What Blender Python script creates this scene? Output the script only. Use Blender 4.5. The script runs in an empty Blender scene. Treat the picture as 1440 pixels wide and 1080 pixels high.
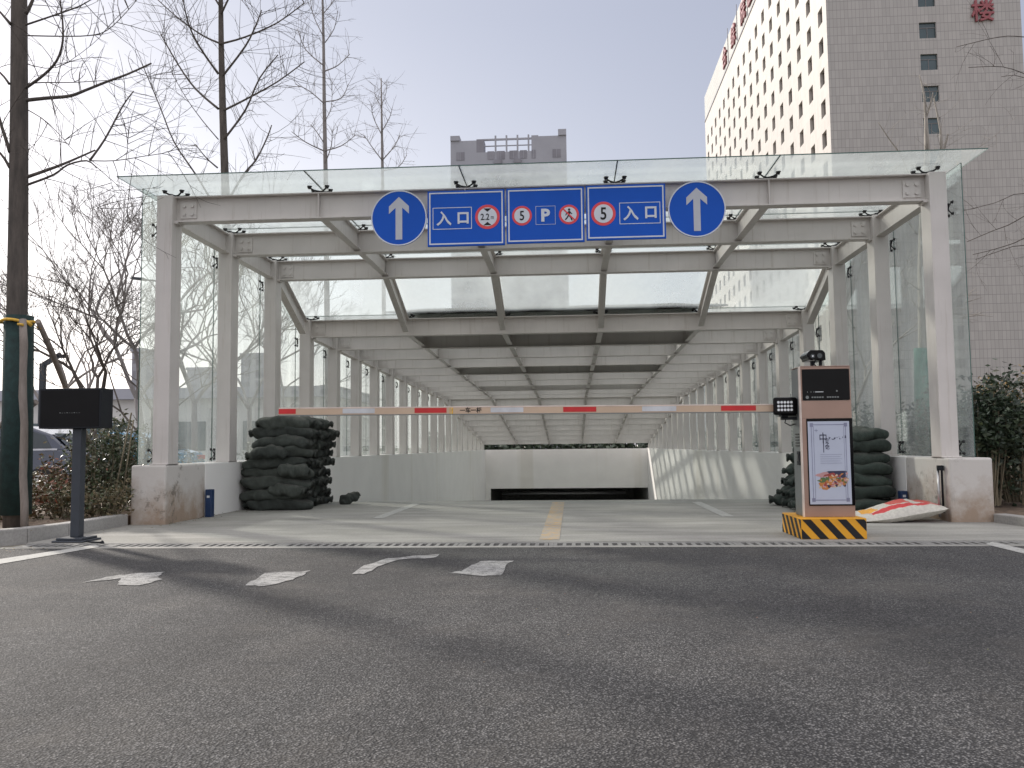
import bpy, bmesh, math, random
from mathutils import Vector, Matrix, noise
random.seed(7)
sc = bpy.context.scene
COL = sc.collection
# ------------------------------------------------------------------ camera
EYE = Vector((0.3607, -10.823, 0.94))
FPX = 1224.0                                   # focal length in pixels of the 1440 wide photograph
YAW, PITCH, ROLL = 0.0679, 0.0716, -0.0105
_f = Vector((-math.sin(YAW)*math.cos(PITCH), math.cos(YAW)*math.cos(PITCH), math.sin(PITCH)))
_r = Vector((math.cos(YAW), math.sin(YAW), 0)); _u = _r.cross(_f)
CR = math.cos(ROLL)*_r + math.sin(ROLL)*_u
CU = -math.sin(ROLL)*_r + math.cos(ROLL)*_u
CF = _f
cam_d = bpy.data.cameras.new('camera'); cam = bpy.data.objects.new('camera', cam_d); COL.objects.link(cam)
M3 = Matrix((CR, CU, -CF)).transposed()
cam.matrix_world = Matrix.Translation(EYE) @ M3.to_4x4()
cam_d.sensor_width = 36; cam_d.lens = 36*FPX/1440; cam_d.clip_start = 0.05; cam_d.clip_end = 3000
sc.camera = cam
# ------------------------------------------------------------------ sky, sun, exposure
SUN_AZ = math.radians(-47.5)      # from +Y (into the ramp) towards -X (left)
SUN_EL = math.radians(25)
sun_dir = Vector((math.sin(SUN_AZ)*math.cos(SUN_EL), math.cos(SUN_AZ)*math.cos(SUN_EL), math.sin(SUN_EL)))
FILL_ZEN, FILL_SOUTH, HAZE_GLOW = 4.6, 2.25, 4.4
w = bpy.data.worlds.new('World'); sc.world = w; w.use_nodes = True
nt = w.node_tree; nt.nodes.clear()
sky = nt.nodes.new('ShaderNodeTexSky'); sky.sky_type = 'NISHITA'; sky.sun_disc = False
sky.sun_elevation = SUN_EL; sky.sun_rotation = SUN_AZ
sky.air_density = 1.6; sky.dust_density = 1.2; sky.ozone_density = 2.0; sky.altitude = 50
hs = nt.nodes.new('ShaderNodeHueSaturation'); hs.inputs['Saturation'].default_value = 0.5
bg = nt.nodes.new('ShaderNodeBackground'); bg.inputs['Strength'].default_value = 0.05
wo = nt.nodes.new('ShaderNodeOutputWorld')
nt.links.new(sky.outputs[0], hs.inputs['Color']); nt.links.new(hs.outputs[0], bg.inputs['Color'])
# haze whiter on the sun's horizon; added fill light overhead and behind the camera
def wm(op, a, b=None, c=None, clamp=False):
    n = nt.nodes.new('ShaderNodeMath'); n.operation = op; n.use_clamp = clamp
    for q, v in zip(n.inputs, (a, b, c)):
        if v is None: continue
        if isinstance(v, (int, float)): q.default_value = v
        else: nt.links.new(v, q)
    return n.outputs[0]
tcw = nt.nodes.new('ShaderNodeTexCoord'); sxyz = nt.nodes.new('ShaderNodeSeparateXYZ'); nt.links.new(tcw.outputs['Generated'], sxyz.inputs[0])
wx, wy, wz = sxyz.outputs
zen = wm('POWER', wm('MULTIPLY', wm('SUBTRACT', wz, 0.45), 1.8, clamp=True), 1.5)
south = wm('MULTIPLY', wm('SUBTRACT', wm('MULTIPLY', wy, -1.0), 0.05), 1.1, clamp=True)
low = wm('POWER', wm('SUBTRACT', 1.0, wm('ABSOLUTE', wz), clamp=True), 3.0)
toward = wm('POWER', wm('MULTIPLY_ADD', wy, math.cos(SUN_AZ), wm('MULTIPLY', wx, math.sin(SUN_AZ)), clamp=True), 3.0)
fac = wm('ADD', wm('MULTIPLY', zen, FILL_ZEN), wm('ADD', wm('MULTIPLY', south, FILL_SOUTH), wm('MULTIPLY', wm('MULTIPLY', low, toward), HAZE_GLOW)))
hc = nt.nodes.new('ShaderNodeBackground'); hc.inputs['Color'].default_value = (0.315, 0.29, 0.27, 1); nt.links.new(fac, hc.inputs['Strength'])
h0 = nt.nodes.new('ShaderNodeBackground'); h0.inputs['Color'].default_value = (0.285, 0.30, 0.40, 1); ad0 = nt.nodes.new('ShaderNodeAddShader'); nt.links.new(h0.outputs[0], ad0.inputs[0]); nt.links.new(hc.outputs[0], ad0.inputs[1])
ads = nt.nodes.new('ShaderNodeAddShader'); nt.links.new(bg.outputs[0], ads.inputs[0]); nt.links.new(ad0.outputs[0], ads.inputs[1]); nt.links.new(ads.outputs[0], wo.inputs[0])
sd = bpy.data.lights.new('sun', 'SUN'); so = bpy.data.objects.new('sun', sd); COL.objects.link(so)
sd.energy = 3.7; sd.angle = math.radians(3.2); sd.color = (1.0, 0.93, 0.84)
so.rotation_euler = sun_dir.to_track_quat('Z', 'Y').to_euler(); so.location = (-30, 30, 40)
sc.view_settings.view_transform = 'Standard'; sc.view_settings.look = 'None'
sc.view_settings.gamma = 1; sc.view_settings.exposure = 0.0
sc.render.engine = 'CYCLES'
sc.cycles.use_denoising = True
sc.cycles.max_bounces = 10; sc.cycles.transparent_max_bounces = 48; sc.cycles.caustics_reflective = False; sc.cycles.caustics_refractive = False
sc.cycles.glossy_bounces = 3; sc.cycles.transmission_bounces = 6
# ------------------------------------------------------------------ helpers: picture -> place
def ray(px, py):
    d = CR*((px-720)/FPX) - CU*((py-540)/FPX) + CF
    return d
def at(px, py, D):                              # point at camera depth D
    return EYE + ray(px, py)*D
def onY(px, py, Y):
    d = ray(px, py); return EYE + d*((Y-EYE.y)/d.y)
def onX(px, py, X):
    d = ray(px, py); return EYE + d*((X-EYE.x)/d.x)
def onZ(px, py, Z):
    d = ray(px, py); return EYE + d*((Z-EYE.z)/d.z)
# ------------------------------------------------------------------ materials
def _n(nt, t, **k):
    n = nt.nodes.new(t)
    for a, b in k.items():
        if a in n.inputs: n.inputs[a].default_value = b
        else: setattr(n, a, b)
    return n
def base_mat(name):
    m = bpy.data.materials.new(name); m.use_nodes = True
    nt = m.node_tree; b = nt.nodes['Principled BSDF']
    return m, nt, b
def L(nt, a, b): nt.links.new(a, b)
def ramp(nt, fac, stops):
    r = nt.nodes.new('ShaderNodeValToRGB'); cr = r.color_ramp
    while len(cr.elements) < len(stops): cr.elements.new(0.5)
    for e, (p, c) in zip(cr.elements, stops):
        e.position = p; e.color = (*c, 1) if len(c) == 3 else c
    L(nt, fac, r.inputs['Fac']); return r.outputs['Color']
def mix(nt, f, a, b, mode='MIX'):
    m = nt.nodes.new('ShaderNodeMix'); m.data_type = 'RGBA'; m.blend_type = mode
    for s, v in ((m.inputs[0], f), (m.inputs[6], a), (m.inputs[7], b)):
        if hasattr(v, 'is_linked') or hasattr(v, 'links'): L(nt, v, s)
        else: s.default_value = v if isinstance(v, (int, float)) else (*v, 1)
    return m.outputs[2]
def coords(nt, kind='Object', scale=(1, 1, 1)):
    tc = nt.nodes.new('ShaderNodeTexCoord'); mp = nt.nodes.new('ShaderNodeMapping')
    mp.inputs['Scale'].default_value = scale
    L(nt, tc.outputs[kind], mp.inputs[0]); return mp.outputs[0]
def geo_pos(nt, scale=(1, 1, 1)):
    g = nt.nodes.new('ShaderNodeNewGeometry'); mp = nt.nodes.new('ShaderNodeMapping')
    mp.inputs['Scale'].default_value = scale
    L(nt, g.outputs['Position'], mp.inputs[0]); return mp.outputs[0]
def nz(nt, vec, scale, detail=4, rough=0.55, out='Fac'):
    n = _n(nt, 'ShaderNodeTexNoise', Scale=scale, Detail=detail, Roughness=rough)
    L(nt, vec, n.inputs['Vector']); return n.outputs[out]
def bump(nt, b, h, strength=0.3, dist=0.01):
    n = _n(nt, 'ShaderNodeBump', Strength=strength, Distance=dist)
    L(nt, h, n.inputs['Height']); L(nt, n.outputs[0], b.inputs['Normal'])
def mth(nt, op, a, b=None, clamp=False):
    n = nt.nodes.new('ShaderNodeMath'); n.operation = op; n.use_clamp = clamp
    for s, v in zip(n.inputs, (a, b)):
        if v is None: continue
        if isinstance(v, (int, float)): s.default_value = v
        else: L(nt, v, s)
    return n.outputs[0]
def plain(name, c, rough=0.6, metal=0.0, spec=0.5, var=0.15, scale=6, bs=0.0, bscale=60, emit=None, coat=0):
    m, nt, b = base_mat(name)
    v = geo_pos(nt)
    f = nz(nt, v, scale)
    lo = tuple(x*(1-var) for x in c); hi = tuple(min(1, x*(1+var)) for x in c)
    L(nt, ramp(nt, f, [(0.3, lo), (0.7, hi)]), b.inputs['Base Color'])
    b.inputs['Roughness'].default_value = rough; b.inputs['Metallic'].default_value = metal; b.inputs['Specular IOR Level'].default_value = spec
    if coat: b.inputs['Coat Weight'].default_value = coat
    if bs: bump(nt, b, nz(nt, v, bscale), bs, 0.01)
    if emit:
        b.inputs['Emission Color'].default_value = (*emit[0], 1); b.inputs['Emission Strength'].default_value = emit[1]
    return m

def asphalt_mat():
    m, nt, b = base_mat('asphalt')
    v = geo_pos(nt)
    vo = _n(nt, 'ShaderNodeTexVoronoi', Scale=112.0); L(nt, v, vo.inputs['Vector'])
    bw = nt.nodes.new('ShaderNodeRGBToBW'); L(nt, vo.outputs['Color'], bw.inputs[0])
    stone = ramp(nt, bw.outputs[0], [(0.08, (0.055, 0.055, 0.056)), (0.55, (0.135, 0.133, 0.131)), (0.95, (0.225, 0.22, 0.214))])
    vs = _n(nt, 'ShaderNodeTexVoronoi', Scale=112.0); L(nt, v, vs.inputs['Vector'])
    pit = ramp(nt, vs.outputs['Distance'], [(0.20, (1.15, 1.15, 1.15)), (0.55, (0.16, 0.16, 0.16))])
    c = mix(nt, 1.0, stone, pit, 'MULTIPLY')
    c = mix(nt, 1.0, c, ramp(nt, nz(nt, v, 38, 4, 0.7), [(0.38, (0.55, 0.55, 0.55)), (0.62, (1.3, 1.3, 1.3))]), 'MULTIPLY')
    big = ramp(nt, nz(nt, v, 0.55, 5, 0.6), [(0.32, (0.74, 0.74, 0.75)), (0.68, (1.36, 1.36, 1.34))])
    c = mix(nt, 1.0, c, big, 'MULTIPLY')
    med = ramp(nt, nz(nt, v, 5.5, 4), [(0.3, (0.85, 0.85, 0.85)), (0.7, (1.15, 1.15, 1.15))])
    c = mix(nt, 1.0, c, med, 'MULTIPLY')
    # darker oily drips, tyre bands and hairline cracks
    tb = ramp(nt, nz(nt, geo_pos(nt, (0.9, 0.10, 1)), 1.0, 4, 0.6), [(0.38, (0.74, 0.73, 0.73)), (0.55, (1.04, 1.04, 1.04))])
    c = mix(nt, 1.0, c, tb, 'MULTIPLY')
    dp = ramp(nt, nz(nt, v, 2.1, 7, 0.75), [(0.66, (1, 1, 1)), (0.74, (0.55, 0.54, 0.53))])
    c = mix(nt, 1.0, c, dp, 'MULTIPLY')
    wv = nt.nodes.new('ShaderNodeVectorMath'); wv.operation = 'ADD'; L(nt, v, wv.inputs[0])
    wn_ = _n(nt, 'ShaderNodeTexNoise', Scale=3.0, Detail=4.0); L(nt, v, wn_.inputs['Vector']); ws_ = nt.nodes.new('ShaderNodeVectorMath'); ws_.operation = 'SCALE'; ws_.inputs['Scale'].default_value = 0.35
    L(nt, wn_.outputs['Color'], ws_.inputs[0]); L(nt, ws_.outputs[0], wv.inputs[1])
    ck = _n(nt, 'ShaderNodeTexVoronoi', Scale=0.30); ck.feature = 'DISTANCE_TO_EDGE'; L(nt, wv.outputs[0], ck.inputs['Vector'])
    ckm = mth(nt, 'MULTIPLY', mth(nt, 'LESS_THAN', ck.outputs['Distance'], 0.0028), ramp(nt, nz(nt, v, 0.8, 3), [(0.52, (0, 0, 0)), (0.58, (0.7, 0.7, 0.7))]))
    c = mix(nt, ckm, c, (0.03, 0.03, 0.03))
    # brownish dust
    dust = ramp(nt, nz(nt, v, 1.3, 6, 0.7), [(0.50, (0, 0, 0)), (0.75, (1, 1, 1))])
    c = mix(nt, mth(nt, 'MULTIPLY', dust, 0.30), c, (0.16, 0.145, 0.125))
    L(nt, c, b.inputs['Base Color']); b.inputs['Roughness'].default_value = 0.82
    h = mth(nt, 'ADD', mth(nt, 'MULTIPLY', vs.outputs['Distance'], -1.0), mth(nt, 'MULTIPLY', nz(nt, v, 160, 3), 0.6))
    bump(nt, b, h, 1.0, 0.007)
    return m
def concrete_mat(name, c, c2, crack=True, streak=None, rough=0.85):
    m, nt, b = base_mat(name); v = geo_pos(nt)
    col = ramp(nt, nz(nt, v, 0.9, 7, 0.65), [(0.3, c), (0.7, c2)])
    fine = ramp(nt, nz(nt, v, 45, 3), [(0.35, (0.88, 0.88, 0.88)), (0.65, (1.08, 1.08, 1.08))])
    col = mix(nt, 1.0, col, fine, 'MULTIPLY')
    if streak:
        sv = geo_pos(nt, streak)
        st = ramp(nt, nz(nt, sv, 1.0, 6, 0.7), [(0.42, (0.72, 0.73, 0.70)), (0.62, (1.05, 1.05, 1.05))])
        col = mix(nt, 0.8, col, st, 'MULTIPLY')
    L(nt, col, b.inputs['Base Color']); b.inputs['Roughness'].default_value = rough
    bump(nt, b, nz(nt, v, 30, 5), 0.25, 0.01)
    return m
def wall_mat(name, c, dirt=(0.30, 0.21, 0.14), z0=0.0, h=0.45, cracks=True):
    """painted render with rising brown damp stains above height z0"""
    m, nt, b = base_mat(name); v = geo_pos(nt)
    col = ramp(nt, nz(nt, v, 1.2, 5), [(0.3, tuple(x*0.93 for x in c)), (0.7, c)])
    runs = ramp(nt, nz(nt, geo_pos(nt, (0.55, 0.55, 0.04)), 1.3, 3, 0.5), [(0.33, (0.84, 0.82, 0.77)), (0.42, (1, 1, 1))])
    col = mix(nt, 0.6, col, runs, 'MULTIPLY')
    if h > 0:
        sep = nt.nodes.new('ShaderNodeSeparateXYZ'); g = nt.nodes.new('ShaderNodeNewGeometry'); L(nt, g.outputs['Position'], sep.inputs[0])
        t = mth(nt, 'DIVIDE', mth(nt, 'SUBTRACT', sep.outputs['Z'], z0), h)
        n1 = nz(nt, v, 3.0, 7, 0.7)
        d = mth(nt, 'SUBTRACT', mth(nt, 'MULTIPLY', n1, 2.2), t)
        d = mth(nt, 'SUBTRACT', d, 0.12, )
        k = ramp(nt, d, [(0.0, (0, 0, 0)), (0.9, (1, 1, 1))])
        col = mix(nt, mth(nt, 'MULTIPLY', k, 0.85), col, dirt)
    if cracks:
        mos = ramp(nt, nz(nt, v, 7, 8, 0.75), [(0.53, (0, 0, 0)), (0.62, (1, 1, 1))])
        msk = ramp(nt, nz(nt, v, 1.9, 3), [(0.44, (0, 0, 0)), (0.62, (1, 1, 1))])
        k2 = mth(nt, 'MULTIPLY', mth(nt, 'MULTIPLY', mos, msk), 0.7)
        col = mix(nt, k2, col, (0.12, 0.105, 0.085))
    L(nt, col, b.inputs['Base Color']); b.inputs['Roughness'].default_value = 0.8
    bump(nt, b, nz(nt, v, 22, 5), 0.2, 0.01)
    return m
def glass_mat(name, tint, dust, dust_col, dscale=(1.5, 1.5, 0.35), rough=0.02, refl=1.0):
    m = bpy.data.materials.new(name); m.use_nodes = True; nt = m.node_tree; nt.nodes.clear()
    out = nt.nodes.new('ShaderNodeOutputMaterial')
    tr = _n(nt, 'ShaderNodeBsdfTransparent'); tr.inputs[0].default_value = (*tint, 1)
    gl = _n(nt, 'ShaderNodeBsdfGlossy', Roughness=rough); gl.inputs[0].default_value = (0.95, 1.0, 0.98, 1)
    fr = _n(nt, 'ShaderNodeFresnel', IOR=1.5); gb = nt.nodes.new('ShaderNodeNewGeometry')
    L(nt, mth(nt, 'SUBTRACT', 1.5, mth(nt, 'MULTIPLY', gb.outputs['Backfacing'], 1.5-1/1.5)), fr.inputs['IOR'])
    m1 = nt.nodes.new('ShaderNodeMixShader')
    L(nt, mth(nt, 'MULTIPLY', fr.outputs[0], refl), m1.inputs[0]); L(nt, tr.outputs[0], m1.inputs[1]); L(nt, gl.outputs[0], m1.inputs[2])
    df = _n(nt, 'ShaderNodeBsdfDiffuse'); df.inputs[0].default_value = (*dust_col, 1)
    tl = _n(nt, 'ShaderNodeBsdfTranslucent'); tl.inputs[0].default_value = (*dust_col, 1)
    m2 = nt.nodes.new('ShaderNodeMixShader'); m2.inputs[0].default_value = 0.6
    L(nt, df.outputs[0], m2.inputs[1]); L(nt, tl.outputs[0], m2.inputs[2])
    m3 = nt.nodes.new('ShaderNodeMixShader')
    f = nz(nt, geo_pos(nt, dscale), 1.0, 6, 0.6)
    L(nt, ramp(nt, f, [(0.3, (dust*0.5,)*3), (0.7, (min(1, dust*1.5),)*3)]), m3.inputs[0])
    L(nt, m1.outputs[0], m3.inputs[1]); L(nt, m2.outputs[0], m3.inputs[2]); L(nt, m3.outputs[0], out.inputs[0])
    return m
def leaf_mat(name, cols, rough=0.5):
    m, nt, b = base_mat(name)
    g = nt.nodes.new('ShaderNodeNewGeometry')
    n = len(cols); L(nt, ramp(nt, g.outputs['Random Per Island'], [(i/max(1, n-1), c) for i, c in enumerate(cols)]), b.inputs['Base Color'])
    b.inputs['Roughness'].default_value = rough
    try: b.inputs['Transmission Weight'].default_value = 0.0
    except Exception: pass
    return m
def bark_mat(name, c, c2, sc_=(8, 8, 1.6)):
    m, nt, b = base_mat(name); v = geo_pos(nt, sc_)
    f = nz(nt, v, 2.0, 7, 0.7)
    L(nt, ramp(nt, f, [(0.3, c), (0.7, c2)]), b.inputs['Base Color']); b.inputs['Roughness'].default_value = 0.9
    bump(nt, b, f, 0.6, 0.02); return m
def tile_mat(name, c, line, sx, sz, axis='X'):
    m, nt, b = base_mat(name)
    g = nt.nodes.new('ShaderNodeNewGeometry'); s = nt.nodes.new('ShaderNodeSeparateXYZ'); L(nt, g.outputs['Position'], s.inputs[0])
    def ln(sock, size, wid):
        fr = mth(nt, 'FRACT', mth(nt, 'DIVIDE', mth(nt, 'ADD', sock, 1000.0), size))
        return mth(nt, 'LESS_THAN', fr, wid/size)
    a = ln(s.outputs[axis], sx, 0.035); c_ = ln(s.outputs['Z'], sz, 0.05)
    k = mth(nt, 'MAXIMUM', a, c_)
    cell = nt.nodes.new('ShaderNodeCombineXYZ')
    L(nt, mth(nt, 'FLOOR', mth(nt, 'DIVIDE', mth(nt, 'ADD', s.outputs[axis], 1000.0), sx)), cell.inputs[0])
    L(nt, mth(nt, 'FLOOR', mth(nt, 'DIVIDE', mth(nt, 'ADD', s.outputs['Z'], 1000.0), sz)), cell.inputs[1])
    wn = nt.nodes.new('ShaderNodeTexWhiteNoise'); wn.noise_dimensions = '2D'; L(nt, cell.outputs[0], wn.inputs['Vector'])
    cc = ramp(nt, wn.outputs['Value'], [(0, tuple(x*0.93 for x in c)), (1, tuple(x*1.05 for x in c))])
    cc = mix(nt, 1.0, cc, ramp(nt, nz(nt, geo_pos(nt, (0.1, 0.1, 0.02)), 1.0, 4), [(0.3, (0.93, 0.93, 0.93)), (0.7, (1.04, 1.03, 1.02))]), 'MULTIPLY')
    L(nt, mix(nt, k, cc, line), b.inputs['Base Color']); b.inputs['Roughness'].default_value = 0.55
    return m

M = {}
M['asphalt'] = asphalt_mat()
M['apron'] = concrete_mat('apron_concrete', (0.27, 0.265, 0.245), (0.38, 0.37, 0.34), streak=(0.35, 2.2, 1))
M['ramp'] = concrete_mat('ramp_concrete', (0.22, 0.22, 0.20), (0.30, 0.30, 0.28))
M['kerb'] = concrete_mat('kerb_stone', (0.30, 0.29, 0.27), (0.42, 0.41, 0.39))
M['drain_conc'] = concrete_mat('drain_concrete', (0.19, 0.19, 0.18), (0.27, 0.265, 0.25))
M['lot'] = concrete_mat('paving', (0.33, 0.31, 0.29), (0.42, 0.40, 0.37))
M['land'] = concrete_mat('land', (0.16, 0.15, 0.12), (0.24, 0.22, 0.18))
M['soil'] = plain('soil', (0.16, 0.115, 0.08), 0.95, var=0.5, scale=9, bs=0.8, bscale=30)
def steel_mat():
    m, nt, b = base_mat('white_steel'); v = geo_pos(nt)
    c = ramp(nt, nz(nt, v, 2.5, 5), [(0.3, (0.59, 0.56, 0.53)), (0.7, (0.655, 0.62, 0.59))])
    dr = ramp(nt, nz(nt, geo_pos(nt, (14, 14, 0.7)), 1.0, 5, 0.65), [(0.30, (0.70, 0.66, 0.60)), (0.44, (1, 1, 1))])
    c = mix(nt, 0.55, c, dr, 'MULTIPLY')
    sp = ramp(nt, nz(nt, v, 26, 6, 0.7), [(0.66, (1, 1, 1)), (0.76, (0.55, 0.48, 0.40))])
    c = mix(nt, 0.6, c, sp, 'MULTIPLY')
    L(nt, c, b.inputs['Base Color']); b.inputs['Roughness'].default_value = 0.42
    bump(nt, b, nz(nt, v, 4, 3), 0.08, 0.02); return m
M['steel'] = steel_mat()
M['steel_side'] = M['steel']
M['plinth'] = wall_mat('stained_render', (0.60, 0.575, 0.54), h=0.55)
M['wall'] = wall_mat('white_wall_paint', (0.86, 0.85, 0.82), h=0, cracks=False)
M['dark'] = plain('dark_tunnel', (0.42, 0.42, 0.41), 0.9)
M['pipe'] = plain('galvanised_pipe', (0.35, 0.35, 0.36), 0.35, 0.8)
M['black_metal'] = plain('black_fitting', (0.035, 0.035, 0.037), 0.4, 0.6)
M['chrome'] = plain('fitting_steel', (0.12, 0.12, 0.12), 0.35, 0.9)
M['roof_glass'] = glass_mat('roof_glass', (0.95, 0.98, 0.97), 0.34, (0.82, 0.86, 0.85), (0.8, 0.3, 1))
M['side_glass'] = glass_mat('side_glass', (0.94, 0.975, 0.963), 0.17, (0.78, 0.81, 0.80), (3.5, 3.5, 0.25), refl=1.1)
M['glass_edge'] = plain('glass_edge', (0.05, 0.11, 0.09), 0.15)
M['seal'] = plain('black_sealant', (0.06, 0.07, 0.065), 0.5)
M['cover'] = plain('dark_cover', (0.045, 0.043, 0.04), 0.95, var=0.4, scale=3, bs=0.8, bscale=8, spec=0.1)
M['sign_blue'] = plain('sign_blue', (0.006, 0.090, 0.50), 0.5, var=0.07, scale=1.5, spec=0.2)
M['sign_white'] = plain('sign_white', (0.62, 0.66, 0.72), 0.4, var=0.03)
M['sign_grey'] = plain('sign_arrow', (0.48, 0.50, 0.55), 0.45, var=0.05)
M['sign_red'] = plain('sign_red', (0.72, 0.045, 0.06), 0.4, var=0.05)
M['sign_black'] = plain('sign_black', (0.02, 0.02, 0.022), 0.45, spec=0.2)
M['alu'] = plain('aluminium', (0.5, 0.5, 0.5), 0.35, 0.8)
M['copper'] = plain('rose_gold_panel', (0.36, 0.24, 0.19), 0.38, 0.35, var=0.08, scale=3)
M['grey_cab'] = plain('grey_cabinet', (0.20, 0.215, 0.21), 0.45, 0.3, var=0.06)
M['gloss_black'] = plain('gloss_black', (0.006, 0.006, 0.007), 0.08, spec=0.1)
M['matt_black'] = plain('matt_black', (0.018, 0.02, 0.024), 0.45, var=0.1, spec=0.15)
M['slate'] = plain('slate_paint', (0.05, 0.057, 0.068), 0.45, var=0.08, spec=0.25)
M['screen'] = plain('lcd_page', (0.36, 0.385, 0.46), 0.2, var=0.04, emit=((0.55, 0.60, 0.75), 0.16), spec=0.15)
M['ink'] = plain('ink', (0.05, 0.05, 0.09), 0.3, spec=0.2)
M['ink_soft'] = plain('ink_soft', (0.22, 0.23, 0.33), 0.3)
M['led'] = plain('led_lens', (0.75, 0.78, 0.8), 0.2)
M['yellow'] = plain('hazard_yellow', (0.72, 0.34, 0.015), 0.5, var=0.1)
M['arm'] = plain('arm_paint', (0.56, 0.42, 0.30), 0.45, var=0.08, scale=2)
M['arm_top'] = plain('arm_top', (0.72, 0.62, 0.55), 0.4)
M['arm_white'] = plain('arm_reflector_white', (0.58, 0.60, 0.62), 0.35)
M['arm_red'] = plain('arm_reflector_red', (0.55, 0.012, 0.015), 0.3)
M['bag'] = None
M['tape'] = plain('strap_yellow', (0.70, 0.42, 0.05), 0.6, var=0.3, scale=40)
M['wrap'] = plain('green_wrap', (0.009, 0.030, 0.028), 0.8, var=0.35, scale=14, bs=0.5, bscale=60)
M['wrap_pale'] = plain('pale_green_wrap', (0.05, 0.16, 0.12), 0.8, var=0.3, scale=14, bs=0.5)
M['bark'] = bark_mat('bark', (0.055, 0.048, 0.042), (0.13, 0.11, 0.095))
M['bark_hazed'] = bark_mat('bark_hazed', (0.17, 0.155, 0.148), (0.27, 0.25, 0.24))  # distance haze painted in as paler bark
M['bark_pale'] = bark_mat('bark_pale', (0.22, 0.20, 0.17), (0.40, 0.37, 0.33))
M['prop'] = bark_mat('prop_wood', (0.17, 0.14, 0.12), (0.30, 0.26, 0.23))
M['leaf_mix'] = leaf_mat('leaf_mix', [(0.03, 0.055, 0.025), (0.05, 0.08, 0.035), (0.10, 0.12, 0.06), (0.16, 0.15, 0.11), (0.07, 0.09, 0.04)], 0.35)
M['leaf_red'] = leaf_mat('leaf_red', [(0.20, 0.05, 0.025), (0.16, 0.09, 0.05), (0.07, 0.08, 0.03), (0.22, 0.12, 0.06)], 0.5)
M['leaf_dark'] = leaf_mat('leaf_dark', [(0.018, 0.032, 0.02), (0.035, 0.055, 0.03), (0.055, 0.075, 0.04)], 0.45)
M['leaf_gold'] = leaf_mat('leaf_gold', [(0.32, 0.20, 0.05), (0.22, 0.16, 0.06), (0.40, 0.27, 0.12)], 0.6)
M['leaf_brown'] = leaf_mat('leaf_brown', [(0.20, 0.15, 0.08), (0.13, 0.11, 0.06), (0.08, 0.09, 0.04)], 0.6)
M['stem'] = bark_mat('stem', (0.10, 0.085, 0.06), (0.26, 0.22, 0.15))
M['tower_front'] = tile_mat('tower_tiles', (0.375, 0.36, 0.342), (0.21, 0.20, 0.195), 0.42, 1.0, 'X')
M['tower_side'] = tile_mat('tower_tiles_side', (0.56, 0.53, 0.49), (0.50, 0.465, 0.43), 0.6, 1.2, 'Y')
M['tower_top'] = tile_mat('parapet_lattice', (0.46, 0.47, 0.445), (0.22, 0.22, 0.21), 1.0, 1.0, 'Y')
M['win_glass'] = plain('window_glass', (0.045, 0.075, 0.085), 0.08, var=0.4, scale=0.15)
M['win_dark'] = plain('window_dark', (0.075, 0.06, 0.05), 0.15, var=0.85, scale=0.45)
M['win_frame'] = plain('window_frame', (0.16, 0.15, 0.15), 0.4)
M['far_conc'] = plain('far_building', (0.31, 0.32, 0.36), 0.8, var=0.08, scale=0.2)
M['far_dark'] = plain('far_building_recess', (0.20, 0.20, 0.23), 0.6, var=0.2, scale=0.3)
M['red_letter'] = plain('red_letter', (0.26, 0.06, 0.07), 0.45, var=0.1)
M['low_white'] = plain('low_building', (0.55, 0.55, 0.54), 0.7, var=0.08, scale=0.3)
M['car_blue'] = plain('car_paint', (0.022, 0.030, 0.055), 0.12, 0.4, var=0.05, coat=1)
M['car_sky'] = plain('car_paint_light_blue', (0.06, 0.25, 0.42), 0.2, 0.2, var=0.05, coat=1)
M['car_glass'] = plain('car_glass', (0.03, 0.04, 0.045), 0.05, var=0.1)
M['tyre'] = plain('tyre', (0.025, 0.025, 0.025), 0.85)
M['rim'] = plain('rim', (0.5, 0.5, 0.5), 0.3, 0.8)
M['trim'] = plain('silver_trim', (0.55, 0.57, 0.62), 0.25, 0.6)
M['lamp_red'] = plain('tail_lamp', (0.45, 0.03, 0.02), 0.2)
M['blue_post'] = plain('navy_plastic', (0.012, 0.035, 0.10), 0.4)
M['sack'] = None
def worn_paint(name, c, under, amount):
    """old road paint: colour broken up by wear"""
    m, nt, b = base_mat(name); v = geo_pos(nt)
    f = nz(nt, v, 9, 8, 0.75)
    f = mth(nt, 'SUBTRACT', f, mth(nt, 'MULTIPLY', mth(nt, 'GREATER_THAN', nz(nt, v, 75, 2), 0.56), 0.12))
    k = ramp(nt, f, [(amount-0.08, (0, 0, 0)), (amount+0.05, (1, 1, 1))])
    col = ramp(nt, nz(nt, v, 60, 3), [(0.3, tuple(x*0.85 for x in c)), (0.7, c)])
    L(nt, mix(nt, k, under, col), b.inputs['Base Color']); b.inputs['Roughness'].default_value = 0.8
    bump(nt, b, nz(nt, v, 90, 4), 0.5, 0.006)
    return m
M['paint_white'] = worn_paint('worn_white_paint', (0.46, 0.46, 0.43), (0.28, 0.28, 0.26), 0.43)
M['paint_patch'] = worn_paint('worn_arrow_paint', (0.36, 0.36, 0.345), (0.13, 0.13, 0.125), 0.47)
M['paint_yellow'] = worn_paint('worn_yellow_paint', (0.55, 0.36, 0.15), (0.33, 0.31, 0.27), 0.53)
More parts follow.
